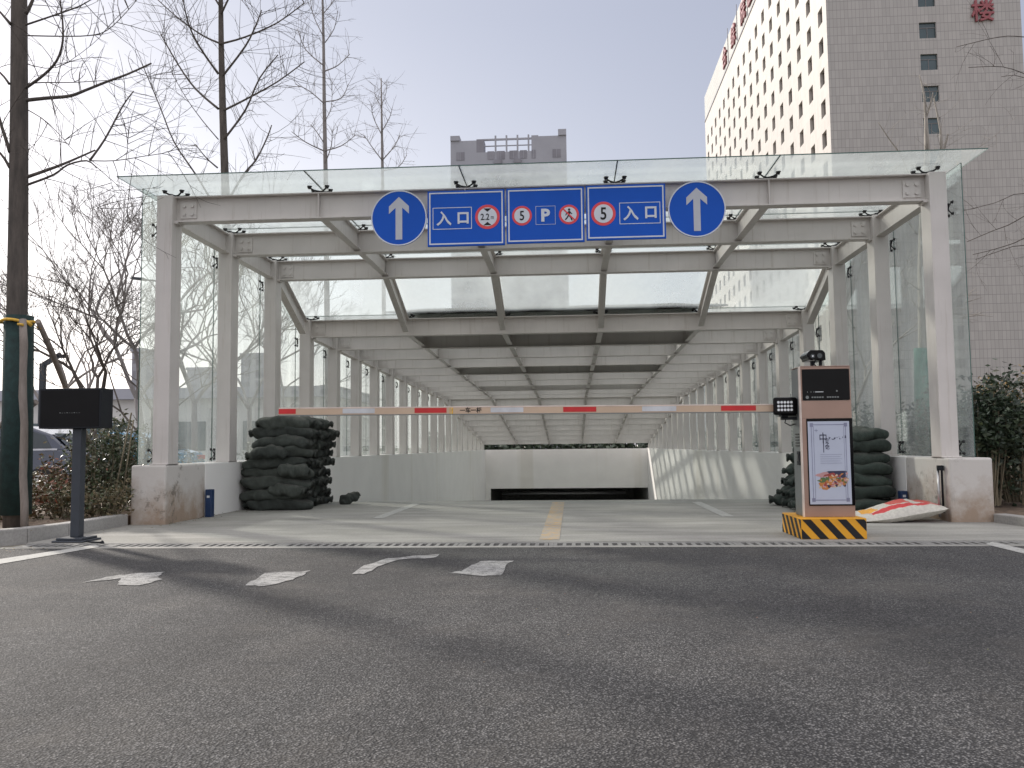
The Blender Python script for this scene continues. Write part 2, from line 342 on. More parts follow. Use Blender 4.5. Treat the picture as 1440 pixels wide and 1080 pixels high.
def bag_mat(name, lo, hi):
    m, nt, b = base_mat(name); v = coords(nt, 'Object')
    oi = nt.nodes.new('ShaderNodeObjectInfo')
    c = ramp(nt, oi.outputs['Random'], [(0, lo), (1, hi)])
    c = mix(nt, 1.0, c, ramp(nt, nz(nt, v, 12, 5), [(0.3, (0.75, 0.75, 0.75)), (0.7, (1.25, 1.25, 1.25))]), 'MULTIPLY')
    gn = nt.nodes.new('ShaderNodeNewGeometry'); sn = nt.nodes.new('ShaderNodeSeparateXYZ'); L(nt, gn.outputs['Normal'], sn.inputs[0])
    du = mth(nt, 'MULTIPLY', mth(nt, 'SUBTRACT', sn.outputs['Z'], 0.45, clamp=True), ramp(nt, nz(nt, v, 9, 6, 0.7), [(0.36, (0, 0, 0)), (0.60, (1, 1, 1))]))
    c = mix(nt, mth(nt, 'MULTIPLY', du, 0.9, clamp=True), c, (0.15, 0.145, 0.125))
    L(nt, c, b.inputs['Base Color']); b.inputs['Roughness'].default_value = 0.9
    wv = _n(nt, 'ShaderNodeTexChecker', Scale=160.0); L(nt, v, wv.inputs['Vector'])
    h = mth(nt, 'ADD', mth(nt, 'MULTIPLY', nz(nt, v, 10, 5, 0.6), 1.7), mth(nt, 'MULTIPLY', wv.outputs['Fac'], 0.08))
    bump(nt, b, h, 0.7, 0.025)
    return m
M['bag'] = bag_mat('sandbag_cloth', (0.036, 0.043, 0.038), (0.060, 0.070, 0.060))
M['bag_green'] = bag_mat('sandbag_cloth_green', (0.034, 0.048, 0.040), (0.048, 0.068, 0.056))

# ------------------------------------------------------------------ mesh builder
class MB:
    def __init__(s): s.v = []; s.f = []; s.m = []; s.mats = []; s.sm = []
    def mi(s, mat):
        mat = M[mat] if isinstance(mat, str) else mat
        if mat not in s.mats: s.mats.append(mat)
        return s.mats.index(mat)
    def face(s, pts, mat, smooth=False):
        i = len(s.v); s.v += [tuple(p) for p in pts]; s.f.append(tuple(range(i, i+len(pts)))); s.m.append(s.mi(mat)); s.sm.append(smooth)
    def raw(s, vs, fs, mat, smooth=False):
        i = len(s.v); s.v += [tuple(p) for p in vs]; k = s.mi(mat)
        for f in fs: s.f.append(tuple(i+j for j in f)); s.m.append(k); s.sm.append(smooth)
    def box(s, a, b, mat, edge=None):
        x0, y0, z0 = a; x1, y1, z1 = b
        vs = [(x0,y0,z0),(x1,y0,z0),(x1,y1,z0),(x0,y1,z0),(x0,y0,z1),(x1,y0,z1),(x1,y1,z1),(x0,y1,z1)]
        s.raw(vs, [(0,3,2,1),(4,5,6,7),(0,1,5,4),(1,2,6,5),(2,3,7,6),(3,0,4,7)], mat)
    def obox(s, o, ax, ay, az, mat):            # oriented box: corner o and three edge vectors
        o, ax, ay, az = map(Vector, (o, ax, ay, az))
        vs = [o, o+ax, o+ax+ay, o+ay, o+az, o+ax+az, o+ax+ay+az, o+ay+az]
        s.raw(vs, [(0,3,2,1),(4,5,6,7),(0,1,5,4),(1,2,6,5),(2,3,7,6),(3,0,4,7)], mat)
    def bar(s, p0, p1, wd, h, mat, up=(0, 0, 1), off=(0, 0)):   # rectangular bar along p0-p1
        p0, p1 = Vector(p0), Vector(p1); d = (p1-p0).normalized(); up = Vector(up)
        sd_ = d.cross(up).normalized(); u = sd_.cross(d).normalized()
        c = p0 + sd_*off[0] + u*off[1]
        s.obox(c - sd_*wd/2 - u*h/2, p1-p0, sd_*wd, u*h, mat)
    def ibeam(s, p0, p1, h, wd, mat, tf=0.014, tw=0.012):       # top at the line p0-p1
        s.bar(p0, p1, wd, tf, mat, off=(0, -tf/2)); s.bar(p0, p1, wd, tf, mat, off=(0, -h+tf/2)); s.bar(p0, p1, tw, h-2*tf, mat, off=(0, -h/2))
    def tube(s, pts, rad, mat, n=6, cap=True):
        pts = [Vector(p) for p in pts]; i0 = len(s.v); k = s.mi(mat)
        ref = None
        for i, p in enumerate(pts):
            d = (pts[min(i+1, len(pts)-1)] - pts[max(i-1, 0)])
            if d.length < 1e-9: d = Vector((0, 0, 1))
            d.normalize()
            if ref is None: ref = d.orthogonal().normalized()
            ref = (ref - d*ref.dot(d))
            ref = ref.normalized() if ref.length > 1e-6 else d.orthogonal().normalized()
            b = d.cross(ref); r = rad[i] if hasattr(rad, '__len__') else rad
            for j in range(n):
                a = 2*math.pi*j/n; s.v.append(tuple(p + (ref*math.cos(a) + b*math.sin(a))*r))
        for i in range(len(pts)-1):
            for j in range(n):
                a = i0+i*n+j; b_ = i0+i*n+(j+1) % n
                s.f.append((a, b_, b_+n, a+n)); s.m.append(k); s.sm.append(n > 4)
        if cap:
            s.f.append(tuple(i0+j for j in reversed(range(n)))); s.m.append(k); s.sm.append(False)
            s.f.append(tuple(i0+(len(pts)-1)*n+j for j in range(n))); s.m.append(k); s.sm.append(False)
    def prism(s, poly, axis, a, b, mat):        # poly in the plane normal to axis, extruded a..b
        def P(p, t):
            return (t, p[0], p[1]) if axis == 0 else (p[0], t, p[1]) if axis == 1 else (p[0], p[1], t)
        n = len(poly); vs = [P(p, a) for p in poly] + [P(p, b) for p in poly]
        fs = [tuple(range(n)), tuple(range(2*n-1, n-1, -1))] + [(i, (i+1) % n, (i+1) % n+n, i+n) for i in range(n)]
        s.raw(vs, fs, mat)
    def disc(s, c, r, axis, a, b, mat, n=32):
        s.prism([(c[0]+r*math.cos(2*math.pi*i/n), c[1]+r*math.sin(2*math.pi*i/n)) for i in range(n)], axis, a, b, mat)
    def build(s, name, parent=None, bevel=0, loc=None, recalc=True):
        me = bpy.data.meshes.new(name); me.from_pydata(s.v, [], s.f)
        for m_ in s.mats: me.materials.append(m_)
        me.polygons.foreach_set('material_index', s.m); me.polygons.foreach_set('use_smooth', s.sm)
        me.update()
        if recalc and len(s.f) < 60000:
            bm = bmesh.new(); bm.from_mesh(me); bmesh.ops.recalc_face_normals(bm, faces=bm.faces); bm.to_mesh(me); bm.free()
        o = bpy.data.objects.new(name, me); COL.objects.link(o)
        if parent is not None: o.parent = parent
        if loc is not None: o.location = loc
        if bevel:
            bv = o.modifiers.new('bevel', 'BEVEL'); bv.width = bevel; bv.segments = 2; bv.limit_method = 'ANGLE'; bv.angle_limit = math.radians(40)
        return o
def tag(o, label=None, cat=None, group=None, kind=None):
    if label: o['label'] = label
    if cat: o['category'] = cat
    if group: o['group'] = group
    if kind: o['kind'] = kind
    return o
def thing(name, label, cat, loc=(0, 0, 0), group=None, rz=0):
    o = bpy.data.objects.new(name, None); COL.objects.link(o); o.location = loc; o.rotation_euler.z = rz; o.empty_display_size = 0.2
    return tag(o, label, cat, group)
def copy_tree(o, parent=None):
    c = o.copy(); COL.objects.link(c)
    if parent is not None: c.parent = parent
    for ch in list(o.children): copy_tree(ch, c)
    return c
def text_obj(name, s, size, mat, parent, loc, rot=(math.pi/2, 0, 0), depth=0.004, sx=1.0, fat=0.0, skew=0):
    cu = bpy.data.curves.new(name, 'FONT'); cu.body = s; cu.size = size; cu.align_x = 'CENTER'; cu.align_y = 'CENTER'; cu.extrude = depth/2; cu.offset = fat
    cu.resolution_u = 3
    t = bpy.data.objects.new(name, cu); COL.objects.link(t)
    dg = bpy.context.evaluated_depsgraph_get(); dg.update()
    me = bpy.data.meshes.new_from_object(t.evaluated_get(dg)); COL.objects.unlink(t); bpy.data.objects.remove(t); bpy.data.curves.remove(cu)
    # centre the glyphs on their own box
    if len(me.vertices):
        xs = [v.co.x for v in me.vertices]; ys = [v.co.y for v in me.vertices]; cx, cy = (min(xs)+max(xs))/2, (min(ys)+max(ys))/2
        for v in me.vertices: v.co.x = (v.co.x-cx)*sx; v.co.y -= cy
    me.materials.clear(); me.materials.append(M[mat])
    o = bpy.data.objects.new(name, me); COL.objects.link(o); o.parent = parent; o.location = loc; o.rotation_euler = rot
    return o

# ------------------------------------------------------------------ the setting
HW = 4.7876; PZ = 0.75                          # half width of the ramp, top of the side walls
YH = 41.0                                       # portal wall
def structure(name, mb, bevel=0): return tag(mb.build(name, recalc=False, bevel=bevel), kind='structure')
mb = MB(); mb.box((-90, -60, -0.3), (90, -2.62, 0.0), 'asphalt'); structure('road', mb)
mb = MB(); mb.box((-5.25, -2.15, -0.3), (5.6, 3.5, 0.0), 'apron'); mb.box((-5.25, -2.62, -0.3), (5.6, -2.52, 0.0), 'apron'); structure('apron_pavement', mb)
# ramp surface: rounded crest then a steady fall
def rz_(y):
    if y < 3.5: return 0
    if y < 6.5: return -0.0165*(y-3.5)**2
    if y < YH: return -0.1485 - 0.099*(y-6.5)*((YH-6.5) and 1.0)
    return -0.1485 - 0.099*(YH-6.5)
mb = MB(); ys = [3.5+0.5*i for i in range(9)] + [8+3*i for i in range(12)] + [75]
for a, b in zip(ys[:-1], ys[1:]): mb.face([(-HW, a, rz_(a)), (HW, a, rz_(a)), (HW, b, rz_(b)), (-HW, b, rz_(b))], 'ramp')
structure('ramp_road', mb)
# land around the pit
mb = MB()
X0, X1 = -5.25, 5.6
mb.box((-900, -2.62, -0.6), (X0, YH+0.3, -0.03), 'land'); mb.box((X1, -2.62, -0.6), (900, YH+0.3, -0.03), 'land')
mb.box((-900, YH+0.3, -0.6), (900, 1500, -0.03), 'land')
mb.box((-900, -900, -0.6), (900, -60, -0.03), 'land'); mb.box((-900, -60, -0.6), (-90, -2.62, -0.03), 'land'); mb.box((90, -60, -0.6), (900, -2.62, -0.03), 'land')
structure('ground', mb)
mb = MB(); mb.box((-80, 2.6, -0.2), (-9.0, 44, 0.0), 'lot'); structure('car_park', mb)
mb = MB(); mb.prism([(-9.0, -2.52), (-6.9, -2.52), (-6.05, -2.42), (-5.70, -2.24), (-5.48, -1.9), (-5.38, -1.4), (-5.38, 40), (-9.0, 40)], 2, -0.2, 0.10, 'soil'); structure('planting_bed', mb)
mb = MB(); mb.prism([(5.42, -0.22), (5.52, -1.0), (5.75, -1.38), (6.2, -1.60), (7.5, -1.74), (14, -1.9), (14, 40), (5.42, 40)], 2, -0.2, 0.07, 'soil'); structure('planting_bed', mb)

# kerbs
def kerb(name, pts, label, z=0.14, wd=0.16):
    mb = MB()
    P = [Vector(p) for p in pts]
    for i in range(len(P)-1):
        d = (P[i+1]-P[i]).normalized(); nrm = Vector((-d.y, d.x, 0))
        g = 0.004
        mb.obox(P[i]+d*g+Vector((0, 0, -0.15)), P[i+1]-P[i]-d*2*g, nrm*wd, (0, 0, z+0.15), 'kerb')
    o = mb.build(name, bevel=0.012); return tag(o, label, 'kerb', 'kerb stones')
def arc(cx, cy, r, a0, a1, n):
    return [(cx+r*math.cos(math.radians(a0+(a1-a0)*i/n)), cy+r*math.sin(math.radians(a0+(a1-a0)*i/n)), 0) for i in range(n+1)]
kerb('kerb', [(-40, -2.62, 0), (-20, -2.62, 0), (-10, -2.62, 0), (-8, -2.62, 0), (-6.9, -2.60, 0)] + arc(-6.9, -0.9, 1.7, -80, 0, 6)[0:0] + [(-6.0, -2.50, 0), (-5.6, -2.32, 0), (-5.36, -1.95, 0), (-5.24, -1.4, 0), (-5.24, -0.1, 0)],
     'pale kerb curving round the planting bed beside the black display stand')
kerb('kerb', [(5.25, -0.22, 0), (5.36, -1.0, 0), (5.6, -1.45, 0), (6.2, -1.72, 0), (7.5, -1.85, 0), (10, -1.95, 0), (20, -2.1, 0)],
     'low kerb running right from the right stained plinth to the shrubs', z=0.10)
# painted lines
def quad(mb, pts, z, mat): mb.face([(p[0], p[1], z) for p in pts], mat)
def paint(name, polys, mat, z=0.004):
    mb = MB()
    for p in polys:
        q = [onZ(x, y, z) for x, y in p]; mb.face([(a.x, a.y, z) for a in q], mat)
    return tag(mb.build(name, recalc=False), kind='structure')
mb = MB(); quad(mb, [(-2.32, 0.75), (-2.17, 0.75), (-2.17, 3.7), (-2.32, 3.7)], 0.004, 'paint_white'); structure('lane_line', mb)
mb = MB(); quad(mb, [(2.30, 0.75), (2.45, 0.75), (2.45, 3.7), (2.30, 3.7)], 0.004, 'paint_white'); structure('lane_line', mb)
mb = MB(); quad(mb, [(0.02, -2.0), (0.22, -2.0), (0.22, 3.9), (0.02, 3.9)], 0.004, 'paint_yellow'); structure('centre_line', mb)
paint('road_line', [[(-60, 806), (0, 786), (135, 766), (140, 769), (0, 793), (-60, 815)]], 'paint_white')
paint('road_line', [[(1395, 762), (1500, 785), (1500, 793), (1385, 765)]], 'paint_white')
def ragged(pts, seed, n=4, amp=1.3):
    rnd = random.Random(seed); out = []
    for i in range(len(pts)):
        a, b = pts[i], pts[(i+1) % len(pts)]
        for k in range(n):
            t = k/n; j = 0 if k == 0 else 1
            out.append((a[0]+(b[0]-a[0])*t + j*rnd.uniform(-amp, amp)*1.5, a[1]+(b[1]-a[1])*t + j*rnd.uniform(-amp, amp)*0.6))
    return out
paint('old_marking', [ragged([(113, 820), (150, 811), (183, 807), (232, 804), (222, 812), (228, 815), (196, 823), (165, 822), (170, 813)], 1)], 'paint_patch')
paint('old_marking', [ragged([(345, 823), (372, 806), (437, 802), (428, 808), (412, 815), (370, 824)], 2)], 'paint_patch')
paint('old_marking', [ragged([(495, 807), (512, 795), (545, 785), (618, 779), (610, 784), (560, 787), (530, 797), (512, 807)], 3)], 'paint_patch')
paint('old_marking', [ragged([(634, 806), (652, 801), (676, 789), (723, 788), (712, 794), (704, 809), (680, 810)], 4)], 'paint_patch')
# drain grating across the mouth
gr = thing('drain_grate', 'long slotted concrete drain cover running across the ramp mouth', 'drain cover', (0, -2.33, 0))
mb = MB(); mb.box((-5.2, -0.19, -0.35), (5.55, 0.18, -0.16), 'matt_black'); mb.build('channel', gr)
mb = MB()
x = -5.2
mb.box((-5.2, -0.19, -0.05), (5.55, -0.115, -0.004), 'drain_conc'); mb.box((-5.2, 0.105, -0.05), (5.55, 0.18, -0.004), 'drain_conc')
while x < 5.5:
    mb.box((x, -0.115, -0.05), (x+0.036, 0.105, -0.006), 'drain_conc'); x += 0.088
xj = -5.2
while xj < 5.5:
    mb.box((xj+0.045, -0.115, -0.05), (xj+0.085, 0.105, -0.0061), 'drain_conc'); xj += 0.88
mb.build('cover', gr)

# ------------------------------------------------------------------ ramp walls and portal
def ramp_wall(s, label):
    t = thing('ramp_wall', label, 'wall', (s*HW, 0, 0))
    mb = MB(); xi, xo = (0, s*0.27)
    a, b = min(xi, xo), max(xi, xo)
    # front plinth (wider, stained) then the long white wall
    yf = -0.05 if s < 0 else -0.20
    o0, o1 = (-0.46, 0.0) if s < 0 else (0.0, 0.50)
    mb.box((o0, yf, -0.2), (o1, 1.15, PZ), 'plinth'); mb.build('plinth', t, bevel=0.025)
    mb = MB(); a2, b2 = (-0.46, -0.002) if s < 0 else (0.002, 0.46)
    mb.box((a2, 1.15, -4.6), (b2, YH, PZ-0.001), 'plinth' if False else 'wall'); mb.build('long_wall', t, bevel=0.01)
    return t
ramp_wall(-1, 'white side wall left of the ramp with a stained cracked plinth')
ramp_wall(1, 'white side wall right of the ramp with a brown stained chipped plinth')
pw = thing('portal_wall', 'plain white wall over the dark car park entrance at the ramp foot', 'wall', (0, YH, 0))
mb = MB(); mb.box((-HW, 0, -1.55), (HW, 0.35, PZ), 'wall'); mb.box((-HW, 0, -3.9), (-HW+0.28, 0.35, -1.55), 'wall'); mb.build('wall', pw)
mb = MB()
mb.box((-HW-0.3, 0.35, -3.9), (-HW, 12, -1.0), 'dark'); mb.box((HW, 0.35, -3.9), (HW+0.3, 12, -1.0), 'dark')
mb.box((-HW, 0.35, -1.3), (HW, 12, -1.0), 'dark'); mb.box((-HW, 12, -3.9), (HW, 12.3, -1.0), 'dark'); mb.build('tunnel', pw)
for i, (yy, zz, r_) in enumerate(((2, -1.95, 0.09), (4, -2.05, 0.07), (6.5, -1.9, 0.12))):
    mb = MB(); mb.tube([(-4.0+i*0.8, yy, zz), (3.6, yy, zz)], r_, 'pipe', 10); mb.build('pipe', pw)

# ------------------------------------------------------------------ the steel and glass canopy
NF = 21
def top(y):
    y -= 0.145
    if y <= 4: return 4.255
    if y <= 6: return 4.255 - 0.385*(y-4)
    if y <= 24: return 3.485 - 0.285*(y-6)/18
    return 3.20 - 1.80*(y-24)/16
CW, CD, BH = 0.21, 0.289, 0.34
canopy = thing('ramp_canopy', 'long white steel and glass canopy stepping down over the car park ramp', 'canopy')
FY = [2.0*k+0.145 for k in range(NF)]
for k in range(NF):
    y = FY[k]; tz = top(y)
    for s in (-1, 1):
        x0, x1 = (s*HW, s*(HW+CW)); a, b = min(x0, x1), max(x0, x1)
        mb = MB(); mb.box((a, y-CD/2, PZ), (b, y+CD/2, tz+0.004), 'steel')
        mb.box((a-0.02 if s < 0 else a-0.0, y-CD/2-0.03, PZ), (b+0.0 if s < 0 else b+0.02, y+CD/2+0.03, PZ+0.018), 'steel')
        mb.build('column', canopy, bevel=0.008)
    mb = MB(); mb.ibeam((-HW, y, tz), (HW, y, tz), BH, 0.17, 'steel'); bm_ = mb.build('beam', canopy)
    if k < 14:
        for s in (-1, 1):
            mb = MB(); xc = s*(HW-0.16)
            mb.box((xc-0.11, y-0.022, tz-0.28), (xc+0.11, y-0.007, tz-0.06), 'steel')
            for dx in (-0.055, 0.055):
                for dz in (-0.225, -0.115):
                    mb.disc((xc+dx, tz+dz), 0.024, 1, y-0.040, y-0.022, 'steel', 8)
            # welded seat under the beam end
            mb.box((s*HW-0.05 if s > 0 else s*HW, y-0.09, tz-BH-0.02), (s*HW if s > 0 else s*HW+0.05, y+0.09, tz-BH-0.001), 'steel')
            mb.build('end_plate', bm_)
RX = [-0.6*HW, -0.2*HW, 0.2*HW, 0.6*HW]
for k in range(NF-1):
    a, b = FY[k], FY[k+1]
    for x in RX:
        mb = MB(); mb.ibeam((x, a+0.012, top(a)-0.016), (x, b-0.012, top(b)-0.016), 0.28, 0.11, 'steel'); mb.build('rafter', canopy)
    for s in (-1, 1):
        x = s*(HW+CW/2)
        mb = MB(); mb.ibeam((x, a+CD/2, top(a)-0.02), (x, b-CD/2, top(b)-0.02), 0.30, 0.13, 'steel'); mb.build('edge_beam', canopy)
# stiffeners at the rafter joints of the front beam
mb = MB()
for x in RX:
    mb.box((x-0.006, FY[0]-0.082, top(FY[0])-BH+0.015), (x+0.006, FY[0]-0.008, top(FY[0])-0.015), 'steel')
mb.build('stiffener_plate', canopy)
GO = 0.085                                       # glass above the steel
def slab(mb, q, t, mat, edge):
    up = Vector((0, 0, t)); q = [Vector(p) for p in q]; r = [p+up for p in q]
    mb.face(q[::-1], mat); mb.face(r, mat)
    for i in range(4): mb.face([q[i], q[(i+1) % 4], r[(i+1) % 4], r[i]], edge)
GX = [-5.26] + RX + [5.26]
for k in range(NF-1):
    a = FY[k] if k else -0.55; b = FY[k+1]
    za = top(FY[k])+GO; zb = top(b)+GO
    if k == 0: za = top(0)+GO
    for i in range(5):
        g = 0.007
        mb = MB(); slab(mb, [(GX[i]+g, a+g, za), (GX[i+1]-g, a+g, za), (GX[i+1]-g, b-g, zb), (GX[i]+g, b-g, zb)], 0.014, 'roof_glass', 'glass_edge')
        mb.build('roof_glass_panel', canopy, recalc=False)
mb = MB()
for x in RX:
    for k in range(NF-1):
        a = FY[k] if k else -0.55; b = FY[k+1]
        mb.bar((x, a, top(FY[k])+GO+0.007), (x, b, top(b)+GO+0.007), 0.012, 0.010, 'seal')
for k in range(1, NF-1):
    mb.bar((-5.26, FY[k], top(FY[k])+GO+0.0065), (5.26, FY[k], top(FY[k])+GO+0.0065), 0.012, 0.009, 'seal')
mb.build('sealant_joint', canopy)
SX = 5.12
for k in range(NF-1):
    a = FY[k]+0.006 if k else -0.12; b = FY[k+1]-0.006
    for s in (-1, 1):
        x = s*SX; mb = MB(); za, zb = top(FY[k])+GO-0.02, top(b)+GO-0.02
        q = [(x, a, PZ+0.01), (x, b, PZ+0.01), (x, b, zb), (x, a, za)]
        r = [(x+0.012*s, *p[1:]) for p in q]
        mb.face(q, 'side_glass'); mb.face(r[::-1], 'side_glass')
        for i in range(4): mb.face([q[i], q[(i+1) % 4], r[(i+1) % 4], r[i]], 'glass_edge')
        mb.build('side_glass_panel', canopy, recalc=False)
def spider_mb(normal_down=True):
    mb = MB()
    mb.tube([(0, 0, -0.075), (0, 0, -0.045)], 0.020, 'black_metal', 8)
    for sx in (-1, 1):
        for sy in (-1, 1):
            p = (sx*0.115, sy*0.085, 0)
            mb.tube([(0, 0, -0.055), (sx*0.06, sy*0.045, -0.05), (p[0], p[1], -0.026)], [0.014, 0.012, 0.010], 'black_metal', 6)
            mb.tube([(p[0], p[1], -0.040), (p[0], p[1], -0.022), (p[0], p[1], -0.004)], [0.020, 0.026, 0.036], 'black_metal', 10)
    return mb
sp = spider_mb().build('roof_glass_fitting', canopy); first = True
spots = [(x, k) for k in range(NF) for x in [-HW-0.02] + RX + [HW+0.02]]
far_sp = MB()
for n_, (x, k) in enumerate(spots):
    if n_ < 96:
        o = sp if first else sp.copy()
        if not first: COL.objects.link(o); o.parent = canopy
        first = False; o.location = (x, FY[k], top(FY[k])+GO)
    else:
        z = top(FY[k])+GO
        for sx in (-1, 1):
            far_sp.tube([(x, FY[k], z-0.06), (x+sx*0.115, FY[k], z-0.005)], [0.012, 0.03], 'black_metal', 5)
tag(far_sp.build('roof_glass_fitting', canopy), kind='stuff')
ws = spider_mb().build('wall_glass_fitting', canopy); first = True
for k in range(NF):
    for s in (-1, 1):
        for z in ((top(FY[k])-0.42, PZ+0.12) if k < 4 else (top(FY[k])-0.42,)):
            o = ws if first else ws.copy()
            if not first: COL.objects.link(o); o.parent = canopy
            first = False
            o.location = (s*SX, FY[k] if k else FY[k]+0.05, z); o.rotation_euler = (0, s*math.pi/2, 0); o.scale = (0.62, 0.7, 0.7)
# dark matting on the glass; the rear two are added to shade the beams
def mat_on_glass(y0, y1, x0, x1, label, roll=False, seed=0):
    rnd = random.Random(seed); nx, ny = 26, 10; mb = MB(); vt = []; vb = []
    for j in range(ny+1):
        for i in range(nx+1):
            x = x0+(x1-x0)*i/nx + (rnd.uniform(-0.05, 0.05) if i in (0, nx) else 0); y = y0+(y1-y0)*j/ny + (rnd.uniform(-0.06, 0.06) if j in (0, ny) else 0)
            z = top(y)+GO+0.02; h = 0.02+0.035*max(0, noise.noise(Vector((x*1.3, y*1.3, seed))))
            vt.append((x, y, z+h)); vb.append((x, y, z))
    n = len(vt); fs = []
    for j in range(ny):
        for i in range(nx):
            a = j*(nx+1)+i; fs.append((a, a+1, a+nx+2, a+nx+1)); fs.append((n+a, n+a+nx+1, n+a+nx+2, n+a+1))
    for i in range(nx):
        fs.append((i, n+i, n+i+1, i+1)); a = ny*(nx+1)+i; fs.append((a, a+1, n+a+1, n+a))
    for j in range(ny):
        a = j*(nx+1); fs.append((a, a+nx+1, n+a+nx+1, n+a)); a += nx; fs.append((a, n+a, n+a+nx+1, a+nx+1))
    mb.raw(vt+vb, fs, 'cover')
    if roll:
        pts = []; rad = []
        for i in range(31):
            x = x0-0.45+(x1-x0+1.0)*i/30; e = min(i, 30-i)/4
            pts.append((x, y0-0.02+0.03*noise.noise(Vector((x, 0, 3))), top(y0)+GO+0.06)); rad.append(0.055*min(1, 0.25+e*0.75)+0.012*noise.noise(Vector((x*2, 5, 1))))
        mb.tube(pts, rad, 'cover', 10)
    return tag(mb.build('cover_mat', recalc=False), label, 'cover', 'dark mats on the roof glass')
mat_on_glass(6.15, 8.6, -2.87, 2.87, 'dark mat with a rolled front edge on the roof glass, nearest of the three', True, 1)
mat_on_glass(12.2, 14.4, -2.87, 2.87, 'added dark mat shading the roof beams, second of the three from the front', False, 2)
mat_on_glass(18.2, 19.8, -2.87, 2.87, 'added dark mat shading the roof beams, farthest of the three', False, 3)

# ------------------------------------------------------------------ signs hung on the front beam
YS = -0.10
KP = lambda px, py, Y=YS: (onY(px+0.5, py, Y) - onY(px-0.5, py, Y)).length      # metres per photo pixel there
def panel(px0, px1, pyc, h_px, label):
    c = onY((px0+px1)/2, pyc, YS); k = KP((px0+px1)/2, pyc); w_ = (px1-px0)*k; h_ = h_px*k
    t = thing('direction_sign', label, 'sign', c, 'blue signs on the front beam')
    mb = MB(); mb.box((-w_/2, 0, -h_/2), (w_/2, 0.03, h_/2), 'sign_blue'); mb.build('board', t, bevel=0.004)
    e = 0.022; b_ = 0.017
    mb = MB(); X_, Z_ = w_/2-e, h_/2-e
    mb.box((-X_, -0.003, Z_-b_), (X_, -0.0005, Z_), 'sign_white'); mb.box((-X_, -0.003, -Z_), (X_, -0.0005, -Z_+b_), 'sign_white')
    mb.box((-X_, -0.003, -Z_+b_), (-X_+b_, -0.0005, Z_-b_), 'sign_white'); mb.box((X_-b_, -0.003, -Z_+b_), (X_, -0.0005, Z_-b_), 'sign_white')
    mb.build('border', t)
    mb = MB()
    for sx in (-1, 1): mb.box((sx*w_*0.3-0.02, 0.03, -0.02), (sx*w_*0.3+0.02, 0.228, 0.24-0.0), 'alu')
    mb.build('bracket', t)
    return t, c, k
def loc(c, px, py):
    p = onY(px, py, YS) - c; return p.x, p.z
def frame(t, c, k, x0, y0, x1, y1, th, name='text_frame'):
    ax, az = loc(c, (x0+x1)/2, (y0+y1)/2); w_ = (x1-x0)*k/2; h_ = (y1-y0)*k/2; mb = MB()
    mb.box((ax-w_, -0.003, az+h_-th), (ax+w_, -0.0005, az+h_), 'sign_white'); mb.box((ax-w_, -0.003, az-h_), (ax+w_, -0.0005, az-h_+th), 'sign_white')
    mb.box((ax-w_, -0.003, az-h_+th), (ax-w_+th, -0.0005, az+h_-th), 'sign_white'); mb.box((ax+w_-th, -0.003, az-h_+th), (ax+w_, -0.0005, az+h_-th), 'sign_white')
    mb.build(name, t)
def glyph(t, c, k, s, px, py, hpx, mat='sign_white', sx=1.0, fat=0.0, lift=0.002):
    ax, az = loc(c, px, py); return text_obj('lettering', s, hpx*k, mat, t, (ax, -0.0015-lift, az), sx=sx, fat=fat)
def ring_sign(t, c, k, px, py, r):
    ax, az = loc(c, px, py); mb = MB()
    mb.disc((ax, az), r*k, 1, -0.0032, -0.0004, 'sign_red', 40); mb.disc((ax, az), r*k*0.77, 1, -0.0052, -0.0034, 'sign_white', 40)
    return mb.build('prohibition_disc', t), ax, az
t, c, k = panel(601, 709.5, 306.5, 79, 'blue entrance sign reading 入口 beside a 2.2m height limit disc')
frame(t, c, k, 608.4, 291.5, 663.5, 322.5, 0.008)
glyph(t, c, k, '入', 624.3, 307.3, 21.5, fat=0.004); glyph(t, c, k, '口', 651.3, 306.6, 19, fat=0.006)
o_, ax, az = ring_sign(t, c, k, 685.5, 305, 17.3)
mb = MB(); q = k*17
mb.prism([(ax-0.33*q, az+0.70*q), (ax+0.33*q, az+0.70*q), (ax, az+0.42*q)], 1, -0.0072, -0.0054, 'sign_black'); mb.prism([(ax-0.33*q, az-0.70*q), (ax, az-0.42*q), (ax+0.33*q, az-0.70*q)], 1, -0.0072, -0.0054, 'sign_black'); mb.build('height_arrow', t)
text_obj('lettering', '2.2', q*0.74, 'sign_black', t, (ax-0.20*q, -0.0065, az), sx=0.82, fat=0.0012); text_obj('lettering', 'm', q*0.50, 'sign_black', t, (ax+0.40*q, -0.0065, az-0.08*q), sx=0.72)
t, c, k = panel(712, 821.5, 302.5, 79, 'blue sign with a P between a 5 disc and a no walking disc')
o_, ax, az = ring_sign(t, c, k, 734, 303.4, 14); text_obj('lettering', '5', k*19, 'sign_black', t, (ax, -0.0065, az), sx=0.8, fat=0.002)
frame(t, c, k, 753.3, 289.5, 781, 316, 0.004); glyph(t, c, k, 'P', 767.3, 302.6, 24, fat=0.009)
o_, ax, az = ring_sign(t, c, k, 800, 301.7, 14); q = k*14
mb = MB()                                        # walking figure in one outline
fig = [(-0.04, 0.34), (0.10, 0.36), (0.20, 0.22), (0.36, 0.06), (0.30, 0.01), (0.12, 0.12), (0.10, -0.08), (0.28, -0.30), (0.36, -0.60), (0.24, -0.62), (0.14, -0.34), (-0.02, -0.18), (-0.14, -0.38), (-0.34, -0.58), (-0.42, -0.50), (-0.24, -0.30), (-0.10, -0.04), (-0.10, 0.12), (-0.24, 0.02), (-0.30, -0.12), (-0.36, -0.08), (-0.28, 0.12)]
